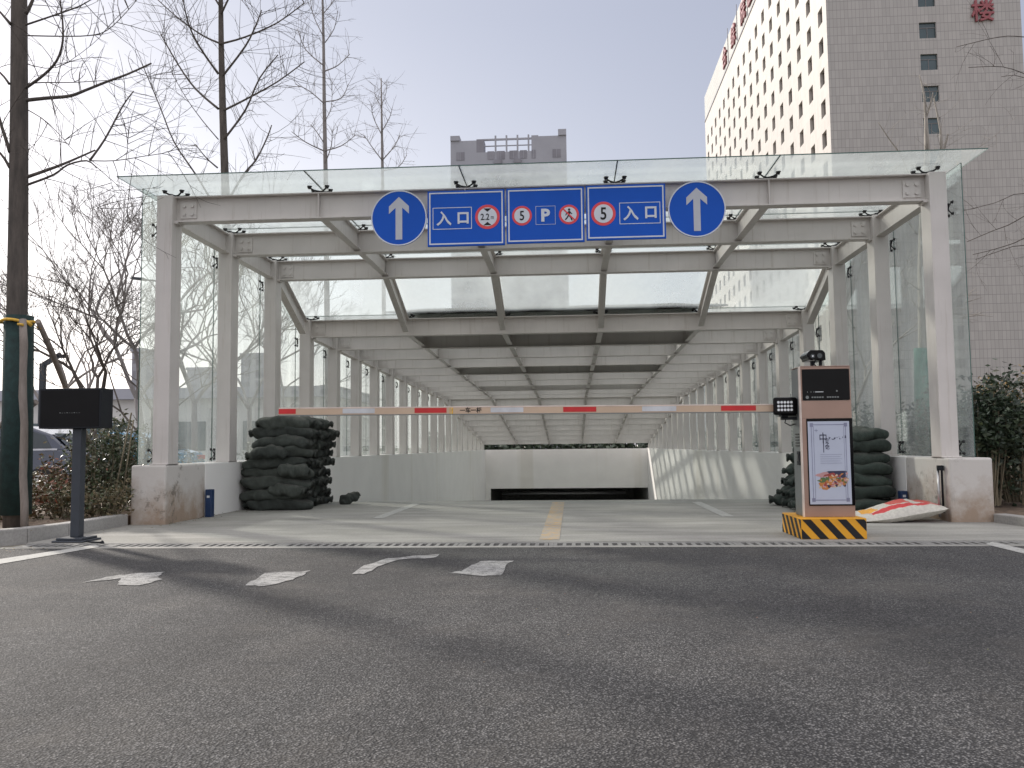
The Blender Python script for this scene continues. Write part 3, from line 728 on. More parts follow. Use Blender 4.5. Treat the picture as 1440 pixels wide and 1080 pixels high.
mb.prism([(ax+a*q, az+b*q) for a, b in fig], 1, -0.0072, -0.0054, 'sign_black'); mb.disc((ax+0.03*q, az+0.50*q), 0.12*q, 1, -0.0072, -0.0054, 'sign_black', 14); mb.build('walking_figure', t)
mb = MB(); mb.obox((ax-0.60*q, -0.0090, az+0.50*q), (1.10*q, 0, -1.10*q), (0, 0.0015, 0), (0.10*q, 0, 0.10*q), 'sign_red'); mb.build('slash', t)
t, c, k = panel(824, 936, 298, 79, 'blue entrance sign reading 入口 beside a 5 speed limit disc')
o_, ax, az = ring_sign(t, c, k, 848.5, 300.5, 17.3); text_obj('lettering', '5', k*25, 'sign_black', t, (ax, -0.0065, az), sx=0.8, fat=0.003)
frame(t, c, k, 871, 284, 928.5, 315, 0.008)
glyph(t, c, k, '入', 887, 299.6, 22, fat=0.004); glyph(t, c, k, '口', 915.2, 298.6, 19.5, fat=0.006)
def round_sign(px, py, r, label):
    c = onY(px, py, YS-0.02); k = KP(px, py); t = thing('round_sign', label, 'sign', c, 'blue signs on the front beam')
    mb = MB(); mb.disc((0, 0), r*k, 1, 0, 0.022, 'sign_blue', 56); mb.build('disc', t)
    mb = MB(); n = 56
    for i in range(n):
        a0, a1 = 2*math.pi*i/n, 2*math.pi*(i+1)/n; R0, R1 = r*k*0.958, r*k
        vs = [(R*math.cos(a), y, R*math.sin(a)) for y in (-0.004, -0.0005) for R, a in ((R0, a0), (R1, a0), (R1, a1), (R0, a1))]
        mb.raw(vs, [(0, 1, 2, 3), (7, 6, 5, 4), (1, 5, 6, 2), (0, 3, 7, 4)], 'sign_white')
    mb.build('rim', t)
    u = r*k; mb = MB()
    mb.prism([(0, 0.76*u), (0.36*u, 0.42*u), (0.36*u, 0.15*u), (0.12*u, 0.37*u), (0.12*u, -0.78*u), (-0.12*u, -0.78*u), (-0.12*u, 0.37*u), (-0.36*u, 0.15*u), (-0.36*u, 0.42*u)], 1, -0.003, -0.0005, 'sign_grey')
    mb.build('arrow', t)
    mb = MB()
    for sx in (-1, 1): mb.box((sx*0.12-0.02, 0.022, -0.02), (sx*0.12+0.02, 0.248, 0.02), 'alu')
    mb.build('bracket', t)
round_sign(561, 306.5, 39, 'round blue sign with a white up arrow left of the entrance signs')
round_sign(980, 294, 40.5, 'round blue sign with a white up arrow right of the entrance signs')

# ------------------------------------------------------------------ barrier machine, arm, light, camera
YK = -1.87
c0 = onY(1132, 720, YK); c1 = onY(1203, 720, YK); zt = onY(1162, 515.5, YK).z
BZ = 0.205; W_ = c1.x-c0.x; kx = (c0.x+c1.x)/2; kk = W_/71.0
kiosk = thing('barrier_machine', 'rose gold barrier machine with advert screen, striped base and long lowered arm', 'barrier machine', (kx, YK, 0))
def kz(py): return onY(1163, py, YK).z
def kX(px): return onY(px, 650, YK).x - kx
mb = MB(); mb.box((-W_/2+0.004, 0.02, BZ), (W_/2-0.004, 0.38, zt-0.004), 'grey_cab'); mb.build('cabinet', kiosk, bevel=0.006)
mb = MB()
mb.box((-W_/2, 0, BZ), (W_/2, 0.02, kz(709)), 'copper'); mb.box((-W_/2, 0, kz(588.5)), (W_/2, 0.02, kz(563)), 'copper'); mb.box((-W_/2, 0, kz(519)), (W_/2, 0.02, zt), 'copper')
mb.box((-W_/2, 0, kz(709)), (-W_/2+0.045, 0.02, kz(588.5)), 'copper'); mb.box((-W_/2, 0, kz(563)), (-W_/2+0.018, 0.02, kz(519)), 'copper') ; mb.box((W_/2-0.018, 0, kz(563)), (W_/2, 0.02, kz(519)), 'copper')
mb.box((-W_/2-0.012, -0.004, BZ), (-W_/2, 0.05, zt+0.004), 'arm_top')
mb.box((-W_/2+0.001, -0.004, zt), (W_/2, 0.38, zt+0.008), 'copper')
mb.build('front_panel', kiosk, bevel=0.003)
sc_ = MB(); sx0, sx1, sz0, sz1 = -W_/2+0.045, W_/2, kz(711), kz(588.5)
sc_.box((sx0, -0.012, sz0), (sx1, 0.0, sz1), 'gloss_black'); bz = sc_.build('screen_bezel', kiosk, bevel=0.004)
def pg(px, py): return (kX(px+(py-650)*0.045), kz(py))           # page coordinates follow the poster
pL, pR, pT, pB = kX(1137)+0.0, kX(1195.5), kz(592.5), kz(709)
mb = MB(); mb.box((pL, -0.0135, pB), (pR, -0.0121, pT), 'screen'); pgo = mb.build('screen', kiosk)
PW, PH = pR-pL, pT-pB
def U(u, v): return (pL+PW*u, pT-PH*v)            # u,v in 0..1 from the top left of the page
def prect(mb, u0, v0, u1, v1, mat, y0=-0.0150, y1=-0.0137):
    a = U(u0, v1); b = U(u1, v0); mb.box((a[0], y0, a[1]), (b[0], y1, b[1]), mat)
mb = MB()
for (a, b, c_, d) in ((0.08, 0.035, 0.90, 0.045), (0.08, 0.945, 0.92, 0.955), (0.075, 0.04, 0.09, 0.95), (0.90, 0.04, 0.915, 0.95), (0.13, 0.06, 0.14, 0.93), (0.86, 0.06, 0.868, 0.93)): prect(mb, a, b, c_, d, 'ink_soft')
for (a, b) in ((0.05, 0.02), (0.87, 0.02), (0.05, 0.925), (0.87, 0.925)): prect(mb, a, b, a+0.08, b+0.045, 'ink_soft', -0.0155, -0.0151)
for i in range(5): prect(mb, 0.28, 0.40+0.026*i, 0.80-0.04*(i % 2), 0.404+0.026*i, 'ink_soft')
prect(mb, 0.16, 0.105, 0.24, 0.112, 'ink_soft'); prect(mb, 0.195, 0.088, 0.205, 0.13, 'ink_soft', -0.0153, -0.0151)
mb.build('page_border', pgo)
for s_, u, v, h_, sx in (('中', 0.36, 0.20, 0.115, 0.72), ('食', 0.455, 0.235, 0.055, 0.9), ('之', 0.455, 0.277, 0.05, 0.9), ('记', 0.455, 0.315, 0.045, 1.0)):
    p = U(u, v); text_obj('lettering', s_, h_, 'ink', pgo, (p[0], -0.0147, p[1]), sx=sx, depth=0.001, fat=0.0006)
mb = MB(); p = U(0.365, 0.19); mb.box((p[0]-0.003, -0.0152, p[1]-0.155), (p[0]+0.004, -0.0138, p[1]+0.03), 'ink')
rnd = random.Random(5)
for i in range(26):                                # ink-wash ridge to the right of the title
    u = 0.50+0.42*rnd.random(); v = 0.205+0.015*rnd.uniform(-1, 1)-0.02*math.exp(-((u-0.88)/0.05)**2)
    p = U(u, v); r_ = rnd.uniform(0.002, 0.007); mb.disc((p[0], p[1]), r_, 1, -0.0150-0.0001*i/26, -0.0138, 'ink', 7)
mb.build('ink_painting', pgo)
food = [plain('food_red', (0.35, 0.06, 0.05), 0.4), plain('food_orange', (0.52, 0.20, 0.05), 0.4), plain('food_cream', (0.62, 0.48, 0.33), 0.4), plain('food_dark', (0.03, 0.03, 0.07), 0.4), plain('food_green', (0.10, 0.16, 0.05), 0.4), plain('food_pink', (0.55, 0.30, 0.30), 0.4)]
mb = MB()
def blob(u, v, ru, rv, mat, d, rot=0):
    c_ = U(u, v); n = 12; a0 = rnd.random()*6
    pts = []
    for i in range(n):
        a = 2*math.pi*i/n; q_ = 1+0.22*math.sin(3*a+a0); X_, Z_ = ru*PW*math.cos(a)*q_, rv*PH*math.sin(a)*q_
        pts.append((c_[0]+X_*math.cos(rot)-Z_*math.sin(rot), c_[1]+X_*math.sin(rot)+Z_*math.cos(rot)))
    mb.prism(pts, 1, -0.0145-d, -0.0138, mat)
d = 0.0
for (u, v, ru, rv, mi) in ((0.62, 0.63, 0.26, 0.035, 3), (0.80, 0.66, 0.10, 0.04, 3), (0.33, 0.645, 0.16, 0.03, 5), (0.50, 0.66, 0.14, 0.035, 0), (0.60, 0.74, 0.32, 0.05, 2), (0.80, 0.72, 0.14, 0.04, 1), (0.40, 0.77, 0.18, 0.05, 1), (0.35, 0.71, 0.12, 0.03, 4)):
    d += 0.00004; blob(u, v, ru, rv, food[mi], d, 0.08)
for i in range(60):
    d += 0.00002; u = rnd.uniform(0.22, 0.92); v = 0.70+rnd.uniform(-0.055, 0.09)-0.03*(u-0.5); blob(u, v, rnd.uniform(0.02, 0.05), rnd.uniform(0.008, 0.02), food[rnd.choice([0, 1, 1, 2, 2, 4, 5, 5, 3])], d, rnd.uniform(-0.6, 0.6))
mb.build('food_picture', pgo)
mb = MB(); mb.box((-W_/2+0.014, -0.010, kz(562)), (W_/2-0.012, 0.0, kz(519.5)), 'gloss_black'); dp = mb.build('display_panel', kiosk, bevel=0.003)
mb = MB(); zz = kz(558.5); zy = kz(551)
mb.disc((kX(1138), zz), 0.016, 1, -0.0125, -0.0101, 'grey_cab', 16); mb.disc((kX(1180), kz(550)), 0.009, 1, -0.0125, -0.0101, 'grey_cab', 12)
for i in range(11):
    if i == 5: continue
    mb.box((kX(1144+3.6*i), -0.0125, zz-0.007), (kX(1146.6+3.6*i), -0.0101, zz+0.007), 'grey_cab')
mb.box((kX(1149.5), -0.0125, zy-0.003), (kX(1161), -0.0101, zy+0.003), 'led')
for px in (1138, 1143, 1147): mb.box((kX(px), -0.0125, zy-0.005), (kX(px+1), -0.0101, zy+0.005), 'grey_cab')
mb.build('indicator', dp)
mb = MB()
for i in range(5): mb.box((-W_/2-0.006, 0.13, 1.03-0.03*i), (-W_/2+0.004, 0.26, 1.04-0.03*i), 'gloss_black')
mb.build('vent', kiosk)
mb = MB(); mb.box((-W_/2-0.010, 0.10, 0.72), (-W_/2+0.004, 0.20, 0.86), 'matt_black'); mb.box((-W_/2-0.016, 0.13, 0.76), (-W_/2-0.010, 0.17, 0.83), 'chrome'); mb.build('door_lock', kiosk)
# striped plinth
b0 = onY(1127, 752, -2.02).x-kx; b1 = onY(1219.5, 752, -2.02).x-kx
mb = MB(); mb.box((b0, -0.15, 0.0), (b1, 0.62, BZ-0.001), 'yellow'); bs_ = mb.build('striped_base', kiosk, bevel=0.006)
mb = MB(); h_ = BZ-0.012; wd = 0.085; y = -0.153
x = b0-0.16
def clip(poly, lo, hi):
    def cl(poly, f, inside):
        out = []
        for i in range(len(poly)):
            a, b = poly[i], poly[(i+1) % len(poly)]; ia, ib = inside(a), inside(b)
            if ia: out.append(a)
            if ia != ib: out.append(f(a, b))
        return out
    def cut(v): return lambda a, b: (v, a[1]+(b[1]-a[1])*(v-a[0])/(b[0]-a[0]))
    poly = cl(poly, cut(lo), lambda p: p[0] >= lo)
    return cl(poly, cut(hi), lambda p: p[0] <= hi) if poly else poly
while x < b1:
    p = clip([(x, h_), (x+wd, h_), (x+wd+0.17, 0.004), (x+0.17, 0.004)], b0+0.004, b1-0.004)
    if len(p) > 2: mb.prism(p, 1, -0.1525, -0.1502, 'sign_black')
    x += 0.17
x = -0.15-0.16
while x < 0.62:
    p = clip([(x+0.17, h_), (x+wd+0.17, h_), (x+wd, 0.004), (x, 0.004)], -0.146, 0.616)
    if len(p) > 2: mb.prism(p, 0, b0-0.0025, b0-0.0002, 'sign_black')
    x += 0.17
mb.build('black_stripe', bs_)
# boom
YA = -1.62
A0 = onY(392, 578.7, YA); A1 = onY(1096, 573.5, YA)
AL = Vector((A1.x, YA, A1.z)) - kiosk.location
al = A1.x-A0.x; dz = A0.z-A1.z; sl = dz/al
def az_(x): return -x*sl*-1 if False else (-x)*sl          # height along the arm (x is negative towards the tip)
def seg(mb, x0, x1, z0, z1, y0, y1, mat): mb.obox((x0, y0, az_(x0)+z0), (x1-x0, 0, az_(x1)-az_(x0)), (0, y1-y0, 0), (0, 0, z1-z0), mat)
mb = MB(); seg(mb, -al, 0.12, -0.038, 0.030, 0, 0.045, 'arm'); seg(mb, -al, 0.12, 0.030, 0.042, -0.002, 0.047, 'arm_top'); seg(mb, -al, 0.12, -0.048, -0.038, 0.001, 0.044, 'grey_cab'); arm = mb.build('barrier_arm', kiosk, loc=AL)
def ax_(px): return onY(px, 576, YA).x - A1.x
for i, (p0, p1, m_) in enumerate(((392, 416, 'arm_red'), (482, 527, 'arm_white'), (583, 628, 'arm_red'), (690, 736, 'arm_white'), (792, 838.5, 'arm_red'), (903, 951, 'arm_white'), (1014, 1063, 'arm_red'))):
    mb = MB(); seg(mb, ax_(p0), ax_(p1), -0.026, 0.026, -0.003, -0.0002, m_); mb.build('reflector', arm)
mb = MB(); seg(mb, ax_(635), ax_(637), -0.038, 0.030, -0.002, -0.0003, 'tape'); seg(mb, ax_(632.5), ax_(633.5), -0.038, 0.030, -0.002, -0.0003, 'tape'); mb.build('yellow_tape', arm)
text_obj('lettering', '一车一杆', 0.062, 'sign_black', arm, (ax_(662), -0.002, az_(ax_(662))), sx=0.95, depth=0.002, fat=0.0012)
mb = MB(); mb.box((0.0, 0.03, -0.09), (c0.x-A1.x+0.01, 0.16, 0.07), 'grey_cab'); mb.build('arm_mount', arm)
# flood light
lc = onY(1105, 571, YA-0.10)
fl = thing('flood_light', 'small square black LED flood light in front of the barrier arm pivot', 'flood light', lc)
mb = MB(); hw_, hh_ = 17.5*kk, 13.2*kk
mb.box((-hw_, 0, -hh_), (hw_, 0.05, hh_), 'gloss_black'); mb.build('housing', fl, bevel=0.022)
mb = MB()
for i in range(5):
    for j in range(3):
        cx, cz = (-9.5+i*4.7)*kk-0.008, (5.6-j*5.6)*kk
        mb.disc((cx, cz), 0.0135, 1, -0.006, 0.0, 'led', 14)
mb.build('led_lens', fl)
mb = MB(); mb.box((-0.03, 0.05, -0.12), (0.03, 0.10, 0.02), 'matt_black'); mb.box((-0.03, 0.05, -0.14), (0.15, 0.12, -0.11), 'matt_black'); mb.tube([(0.02, 0.07, -0.11), (0.0, 0.06, -0.17), (0.06, 0.08, -0.20), (0.13, 0.16, -0.18)], 0.006, 'matt_black', 5); mb.build('bracket', fl)
# plate camera
cc = onY(1150, 513, YK+0.10)
cmr = thing('plate_camera', 'black number plate camera on top of the barrier machine', 'camera', (cc.x, YK+0.14, zt+0.008))
mb = MB()
mb.prism([(-0.085, 0.10), (-0.105, 0.125), (-0.085, 0.155), (-0.06, 0.175), (0.06, 0.175), (0.085, 0.145), (0.09, 0.07), (0.03, 0.065), (0.0, 0.075), (-0.08, 0.075)], 1, -0.02, 0.26, 'gloss_black'); mb.build('housing', cmr, bevel=0.008)
mb = MB(); mb.disc((-0.045, 0.112), 0.022, 1, -0.030, -0.0205, 'car_glass', 16); mb.disc((0.025, 0.115), 0.026, 1, -0.032, -0.0205, 'car_glass', 16); mb.disc((-0.045, 0.112), 0.008, 1, -0.033, -0.0305, 'led', 10); mb.build('lens', cmr)
mb = MB(); mb.box((-0.05, 0.03, 0.0), (0.08, 0.12, 0.01), 'matt_black'); mb.box((-0.04, 0.05, 0.01), (-0.015, 0.09, 0.07), 'matt_black'); mb.box((0.045, 0.05, 0.01), (0.07, 0.09, 0.07), 'matt_black'); mb.tube([(0.0, 0.05, 0.07), (-0.02, 0.03, 0.035), (0.01, 0.05, 0.01)], 0.007, 'matt_black', 6); mb.build('mount', cmr)
# black pavement display on a post
dx0 = onY(55, 573, -2.05); dx1 = onY(142, 573, -2.05); zb_, zt_ = onY(98, 602.5, -2.05).z, onY(98, 546, -2.05).z
base = onZ(107, 762, 0)
st = thing('display_stand', 'black electronic display box on a slim dark post by the kerb', 'display stand', ((dx0.x+dx1.x)/2, -2.05, 0))
hw_ = (dx1.x-dx0.x)/2
mb = MB(); mb.box((-hw_, 0, zb_), (hw_, 0.24, zt_), 'matt_black'); mb.build('box', st, bevel=0.006)
mb = MB(); mb.box((-hw_+0.02, -0.004, zb_+0.02), (hw_-0.02, -0.0004, zt_-0.02), 'gloss_black'); mb.build('display', st)
mb = MB()
for i in range(9):
    mb.box((-0.11+i*0.026, -0.0058, (zb_+zt_)/2-0.05), (-0.097+i*0.026, -0.0044, (zb_+zt_)/2-0.047+0.004*(i % 3 == 0)), 'grey_cab')
mb.build('dot_text', st)
px_ = onY(107.5, 690, -1.98).x-st.location.x
mb = MB(); mb.box((px_-0.048, 0.05, 0.045), (px_+0.048, 0.15, zb_), 'slate'); mb.build('post', st, bevel=0.006)
mb = MB(); mb.box((px_-0.17, -0.08, 0.0), (px_+0.17, 0.28, 0.02), 'slate'); mb.box((px_-0.14, -0.05, 0.02), (px_+0.14, 0.25, 0.045), 'slate'); mb.build('base', st, bevel=0.008)
mb = MB(); mb.tube([(px_+0.15, 0.02, 0.012), (px_+0.26, -0.08, 0.008), (px_+0.38, -0.11, 0.008)], 0.008, 'matt_black', 6); mb.tube([(px_+0.38, -0.11, 0.0), (px_+0.40, -0.11, 0.015)], 0.02, 'matt_black', 6); mb.build('cable', st)
# navy posts by the plinths
for s, px, label in ((-1, 297, 'navy blue stub post against the left stained plinth'), (1, 1267.5, 'navy blue stub post against the right plinth behind the red sack')):
    p = onX(px, 700, s*(HW-0.09))
    t = thing('stub_post', label, 'post', (s*(HW-0.07), p.y, 0))
    mb = MB(); mb.box((-0.045, -0.055, 0), (0.045, 0.055, 0.385 if s < 0 else 0.30), 'blue_post'); mb.build('body', t, bevel=0.008)
    mb = MB(); mb.box((-0.02, -0.0575, 0.27 if s < 0 else 0.22), (0.02, -0.0552, 0.30 if s < 0 else 0.25), 'arm_white'); mb.build('reflector', t)
# drain pipe bracket hanging by the right plinth
p = onX(1313, 700, HW-0.03)
t = thing('cable_pipe', 'thin black cable and white conduit running down the right plinth', 'conduit', (HW-0.03, -0.06, 0))
mb = MB(); mb.tube([(0, 0, 0.10), (0, 0, 0.60), (0.0, -0.01, 0.66)], 0.013, 'matt_black', 6); mb.build('cable', t)
mb = MB(); mb.tube([(-0.035, 0.02, 0.05), (-0.035, 0.02, 0.62)], 0.016, 'alu', 8); mb.build('conduit', t)
mb = MB(); mb.box((-0.05, -0.03, 0.60), (0.015, 0.02, 0.66), 'matt_black'); mb.build('clip', t)

# ------------------------------------------------------------------ sandbags
def bag_mesh(name, L_, W2, H2, seed, mat, tie=True):
    rnd = random.Random(seed); nu, nv = 30, 20; vs = []; fs = []
    def se(c, p): return math.copysign(abs(c)**p, c)
    for i in range(nu+1):
        t = -1+2*i/nu
        prof = (1-abs(t)**4.5)**0.5 if abs(t) < 1 else 0
        if tie and t > 0.80: prof = max(0.30+0.22*max(0, (t-0.95)/0.05), prof*0.85 if t < 0.92 else 0.30)
        for j in range(nv):
            a = 2*math.pi*j/nv
            y = se(math.cos(a), 0.75)*W2*prof; z = se(math.sin(a), 0.7)*H2*prof
            x = t*L_/2
            n1 = noise.noise(Vector((x*4.5+seed, y*6, z*6)))*0.042; n2 = noise.noise(Vector((x*13, y*11+seed, z*11)))*0.010
            n3 = 0.012*math.sin(8*a+3*n1*50)*max(0, (t-0.5)*2) if tie else 0
            k = 1+(n1+n2+n3)/max(0.05, H2)
            z = z*k; y = y*k
            z += 0.012*math.sin(t*2+seed) - 0.035*abs(t)**2*(0.6+0.4*math.sin(seed))
            vs.append((x + n2, y, z))
    for i in range(nu):
        for j in range(nv):
            a = i*nv+j; b = i*nv+(j+1) % nv; fs.append((a, b, b+nv, a+nv))
    fs.append(tuple(reversed(range(nv)))); fs.append(tuple(nu*nv+j for j in range(nv)))
    me = bpy.data.meshes.new(name); me.from_pydata(vs, [], fs); me.materials.append(M[mat]); me.polygons.foreach_set('use_smooth', [True]*len(fs)); me.update()
    return me
BAGS = [bag_mesh('sandbag', 1.0, 0.23, 0.098, s_, 'bag') for s_ in range(7)]
BAGG = [bag_mesh('sandbag', 1.0, 0.22, 0.098, 20+s_, 'bag_green') for s_ in range(5)]
ORD = ['bottom', 'second', 'third', 'fourth', 'fifth', 'sixth', 'seventh', 'eighth', 'ninth', 'tenth']
ROW = ['front', 'second', 'third', 'fourth', 'rearmost']
def place_bag(me, x, y, z, rz, label, group, sx=1, rx=0, ry=0, sc=(1, 1, 1)):
    o = bpy.data.objects.new('sandbag', me); COL.objects.link(o); o.location = (x, y, z); o.rotation_euler = (rx, ry, rz); o.scale = sc
    return tag(o, label, 'sandbag', group)
rnd = random.Random(11)
H_ = 0.158
for lay in range(9):
    for row in range(5):
        if lay > 7 and row > 3: continue
        y = 2.50+row*0.38+rnd.uniform(-0.03, 0.03)+0.012*lay
        ln = rnd.uniform(0.96, 1.04) if row else (1.08, 1.12, 1.14, 1.16, 1.08, 1.04, 0.96, 0.98, 0.80)[lay]
        x = -HW-0.02+ln/2 + rnd.uniform(-0.01, 0.04)
        if row == 0: x = -HW-0.02+ln/2+(0.08, 0.0, -0.02, 0.0, 0.02, 0.10, 0.16, 0.12, 0.24)[lay]
        elif lay > 6: x += 0.06
        z = 0.095+lay*H_
        if row == 0: z += (0, -0.01, 0.01, 0.0, 0.01, -0.01, 0.0, 0.01, -0.01)[lay]
        place_bag(BAGS[rnd.randrange(7)], x, y, z, rnd.uniform(-0.05, 0.05)+(0 if row or lay in (1, 4, 6) else math.pi),
                  f'dark sandbag in the left pile, {ORD[lay]} layer up, {ROW[row]} row back' if row else f'dark sandbag at the front of the left pile, {ORD[lay]} layer up', 'sandbags piled against the left wall',
                  rx=rnd.uniform(-0.10, 0.10), ry=rnd.uniform(-0.04, 0.05), sc=(ln, rnd.uniform(0.95, 1.08), rnd.uniform(0.98, 1.18)))
# short bags filling the broken courses of the left front face
for i, (px, z, L_) in enumerate(((378, 0.90, 0.60), (402, 0.32, 0.60), (412, 0.62, 0.5))):
    p = onY(px, 650, 2.3); place_bag(BAGS[i+2], p.x, 2.34, z, (0.1, -0.15, 0.3)[i], ('lumpy short sandbag bulging from the upper front of the left pile', 'short sandbag bulging from the lower right front of the left pile', 'small folded sandbag at the right front corner of the left pile')[i], 'sandbags piled against the left wall', sc=(L_, 0.7, 0.95))
p = onZ(483, 706, 0); place_bag(BAGS[3], -HW+1.38, 3.75, 0.10, 0.6, 'single dark sandbag fallen on the ground right of the left pile', 'sandbags piled against the left wall', ry=-0.5, sc=(0.36, 0.5, 0.8))
for lay in range(7):
    for row in range(4):
        if lay > 5 and row > 2: continue
        y = 1.45+row*0.45+0.05*lay*0.5+rnd.uniform(-0.03, 0.03)
        ln = (1.36, 1.30, 1.22, 1.18, 1.05, 0.95, 0.72)[lay]*rnd.uniform(0.95, 1.03)
        place_bag(BAGG[rnd.randrange(5)], HW-0.03-ln/2+rnd.uniform(-0.03, 0.02), y, 0.095+lay*H_, math.pi+rnd.uniform(-0.06, 0.06),
                  f'dark green sandbag in the right pile, {ORD[lay]} layer up, {ROW[row]} row back' if row else f'dark green sandbag at the front of the right pile, {ORD[lay]} layer up', 'sandbags piled against the right wall',
                  rx=rnd.uniform(-0.08, 0.08), ry=rnd.uniform(-0.03, 0.03), sc=(ln, rnd.uniform(0.95, 1.05), rnd.uniform(0.98, 1.12)))

# printed sack lying by the right plinth
def sack():
    A = onZ(1205, 733, 0); B = onZ(1318, 735, 0)
    cx = (A.x+B.x)/2; cy = (A.y+B.y)/2+0.16; Ls = 1.02
    t = thing('printed_sack', 'flat white fertiliser sack printed red and yellow by the right plinth', 'sack', (cx+0.02, cy-0.02, 0), rz=0.06)
    m, nt, b = base_mat('sack_print'); v = coords(nt, 'Object')
    s = nt.nodes.new('ShaderNodeSeparateXYZ'); L(nt, v, s.inputs[0]); X_, Y_ = s.outputs[0], s.outputs[1]
    wob = mth(nt, 'MULTIPLY', nz(nt, v, 4, 3), 0.10)
    yy = mth(nt, 'ADD', Y_, wob)
    def band(s_, a, b_): return mth(nt, 'MULTIPLY', mth(nt, 'GREATER_THAN', s_, a), mth(nt, 'LESS_THAN', s_, b_))
    col = (0.55, 0.53, 0.47)
    red = mth(nt, 'MULTIPLY', band(yy, -0.15, -0.02), mth(nt, 'GREATER_THAN', X_, -0.32))
    blk = mth(nt, 'MULTIPLY', band(yy, 0.03, 0.27), mth(nt, 'MAXIMUM', band(X_, -0.05, 0.20), band(X_, 0.29, 0.48)))
    yel = mth(nt, 'MULTIPLY', band(yy, 0.0, 0.20), band(X_, -0.40, -0.20))
    c = mix(nt, red, col, (0.55, 0.045, 0.05)); c = mix(nt, blk, c, (0.56, 0.10, 0.08)); c = mix(nt, yel, c, (0.72, 0.36, 0.06))
    c = mix(nt, 1.0, c, ramp(nt, nz(nt, v, 30, 3), [(0.3, (0.85, 0.85, 0.85)), (0.7, (1.1, 1.1, 1.1))]), 'MULTIPLY')
    L(nt, c, b.inputs['Base Color']); b.inputs['Roughness'].default_value = 0.55; bump(nt, b, nz(nt, v, 14, 4), 0.5, 0.02)
    nu, nv = 44, 20; vs = []; fs = []
    for side in (1, -1):
        for i in range(nu+1):
            for j in range(nv+1):
                u, w_ = -1+2*i/nu, -1+2*j/nv
                e = max(0, (1-u**6)*(1-w_**4))**0.6
                x = u*Ls/2*(1-0.03*w_*w_); y = w_*0.31*(1+0.10*u) + 0.02*math.sin(5*u)
                lift = 0.015+0.15*((u+1)/2)**1.3 + 0.05*(w_+1)/2
                h = lift + (0.08*e*(1+0.35*math.sin(u*4+1)*1) if side > 0 else -min(lift-0.004, 0.09*e))
                h += 0.020*noise.noise(Vector((x*7, y*7, side)))*e + 0.012*noise.noise(Vector((x*22, y*18, 3)))*e
                vs.append((x, y, max(0.004, h)))
    n = (nu+1)*(nv+1)
    for i in range(nu):
        for j in range(nv):
            a = i*(nv+1)+j; fs.append((a, a+nv+1, a+nv+2, a+1)); fs.append((n+a, n+a+1, n+a+nv+2, n+a+nv+1))
    mb = MB(); mb.raw(vs, fs, m, True); mb.build('sack_body', t, recalc=False)
    return t
sack()

# ------------------------------------------------------------------ trees
def twigs_on(mb, pts, rnd, n, ln, r, mat, up=0.25, t0=0.15, sub=1, spread=1.0):
    """fine shoots leaving a limb"""
    P = [Vector(p) for p in pts]
    seglen = [(P[i+1]-P[i]).length for i in range(len(P)-1)]; tot = sum(seglen)
    for _ in range(n):
        d = tot*(t0+(1-t0)*rnd.random()); i = 0
        while i < len(seglen)-1 and d > seglen[i]: d -= seglen[i]; i += 1
        p = P[i].lerp(P[i+1], min(1, d/max(1e-6, seglen[i]))); ax = (P[i+1]-P[i]).normalized()
        side = ax.cross(Vector((rnd.gauss(0, 1), rnd.gauss(0, 1), rnd.gauss(0, 1)))).normalized()
        dr = (side*spread + ax*rnd.uniform(0.1, 0.7) + Vector((0, 0, up))).normalized()
        l_ = ln*rnd.uniform(0.45, 1.15); q = [p]; cur = Vector(p); dd = Vector(dr); bend = Vector((rnd.uniform(-0.18, 0.18), rnd.uniform(-0.18, 0.18), rnd.uniform(-0.12, 0.14)))
        for s in range(5):
            cur = cur + dd*(l_/5); dd = (dd+bend).normalized(); q.append(cur.copy())
        mb.tube(q, [r, r*0.9, r*0.75, r*0.6, r*0.5, r*0.35], mat, 3, cap=False)
        if sub:
            for _k in range(sub):
                a = rnd.randrange(1, 5); d2 = ((q[a+1 if a < 5 else a]-q[a-1]).normalized()+Vector((rnd.gauss(0, .6), rnd.gauss(0, .6), rnd.gauss(0, .5)))).normalized()
                e = q[a]+d2*l_*rnd.uniform(0.2, 0.45); mid = (q[a]+e)/2+Vector((0, 0, rnd.uniform(-.03, .03)))
                mb.tube([q[a], mid, e], [r*0.55, r*0.45, r*0.3], mat, 3, cap=False)
def smooth_pts(pts, n=3):
    P = [Vector(p) for p in pts]; out = []
    for i in range(len(P)-1):
        p0 = P[max(0, i-1)]; p1 = P[i]; p2 = P[i+1]; p3 = P[min(len(P)-1, i+2)]
        for k in range(n):
            t = k/n; out.append(0.5*((2*p1)+(p2-p0)*t+(2*p0-5*p1+4*p2-p3)*t*t+(-p0+3*p1-3*p2+p3)*t**3))
    out.append(P[-1]); return out
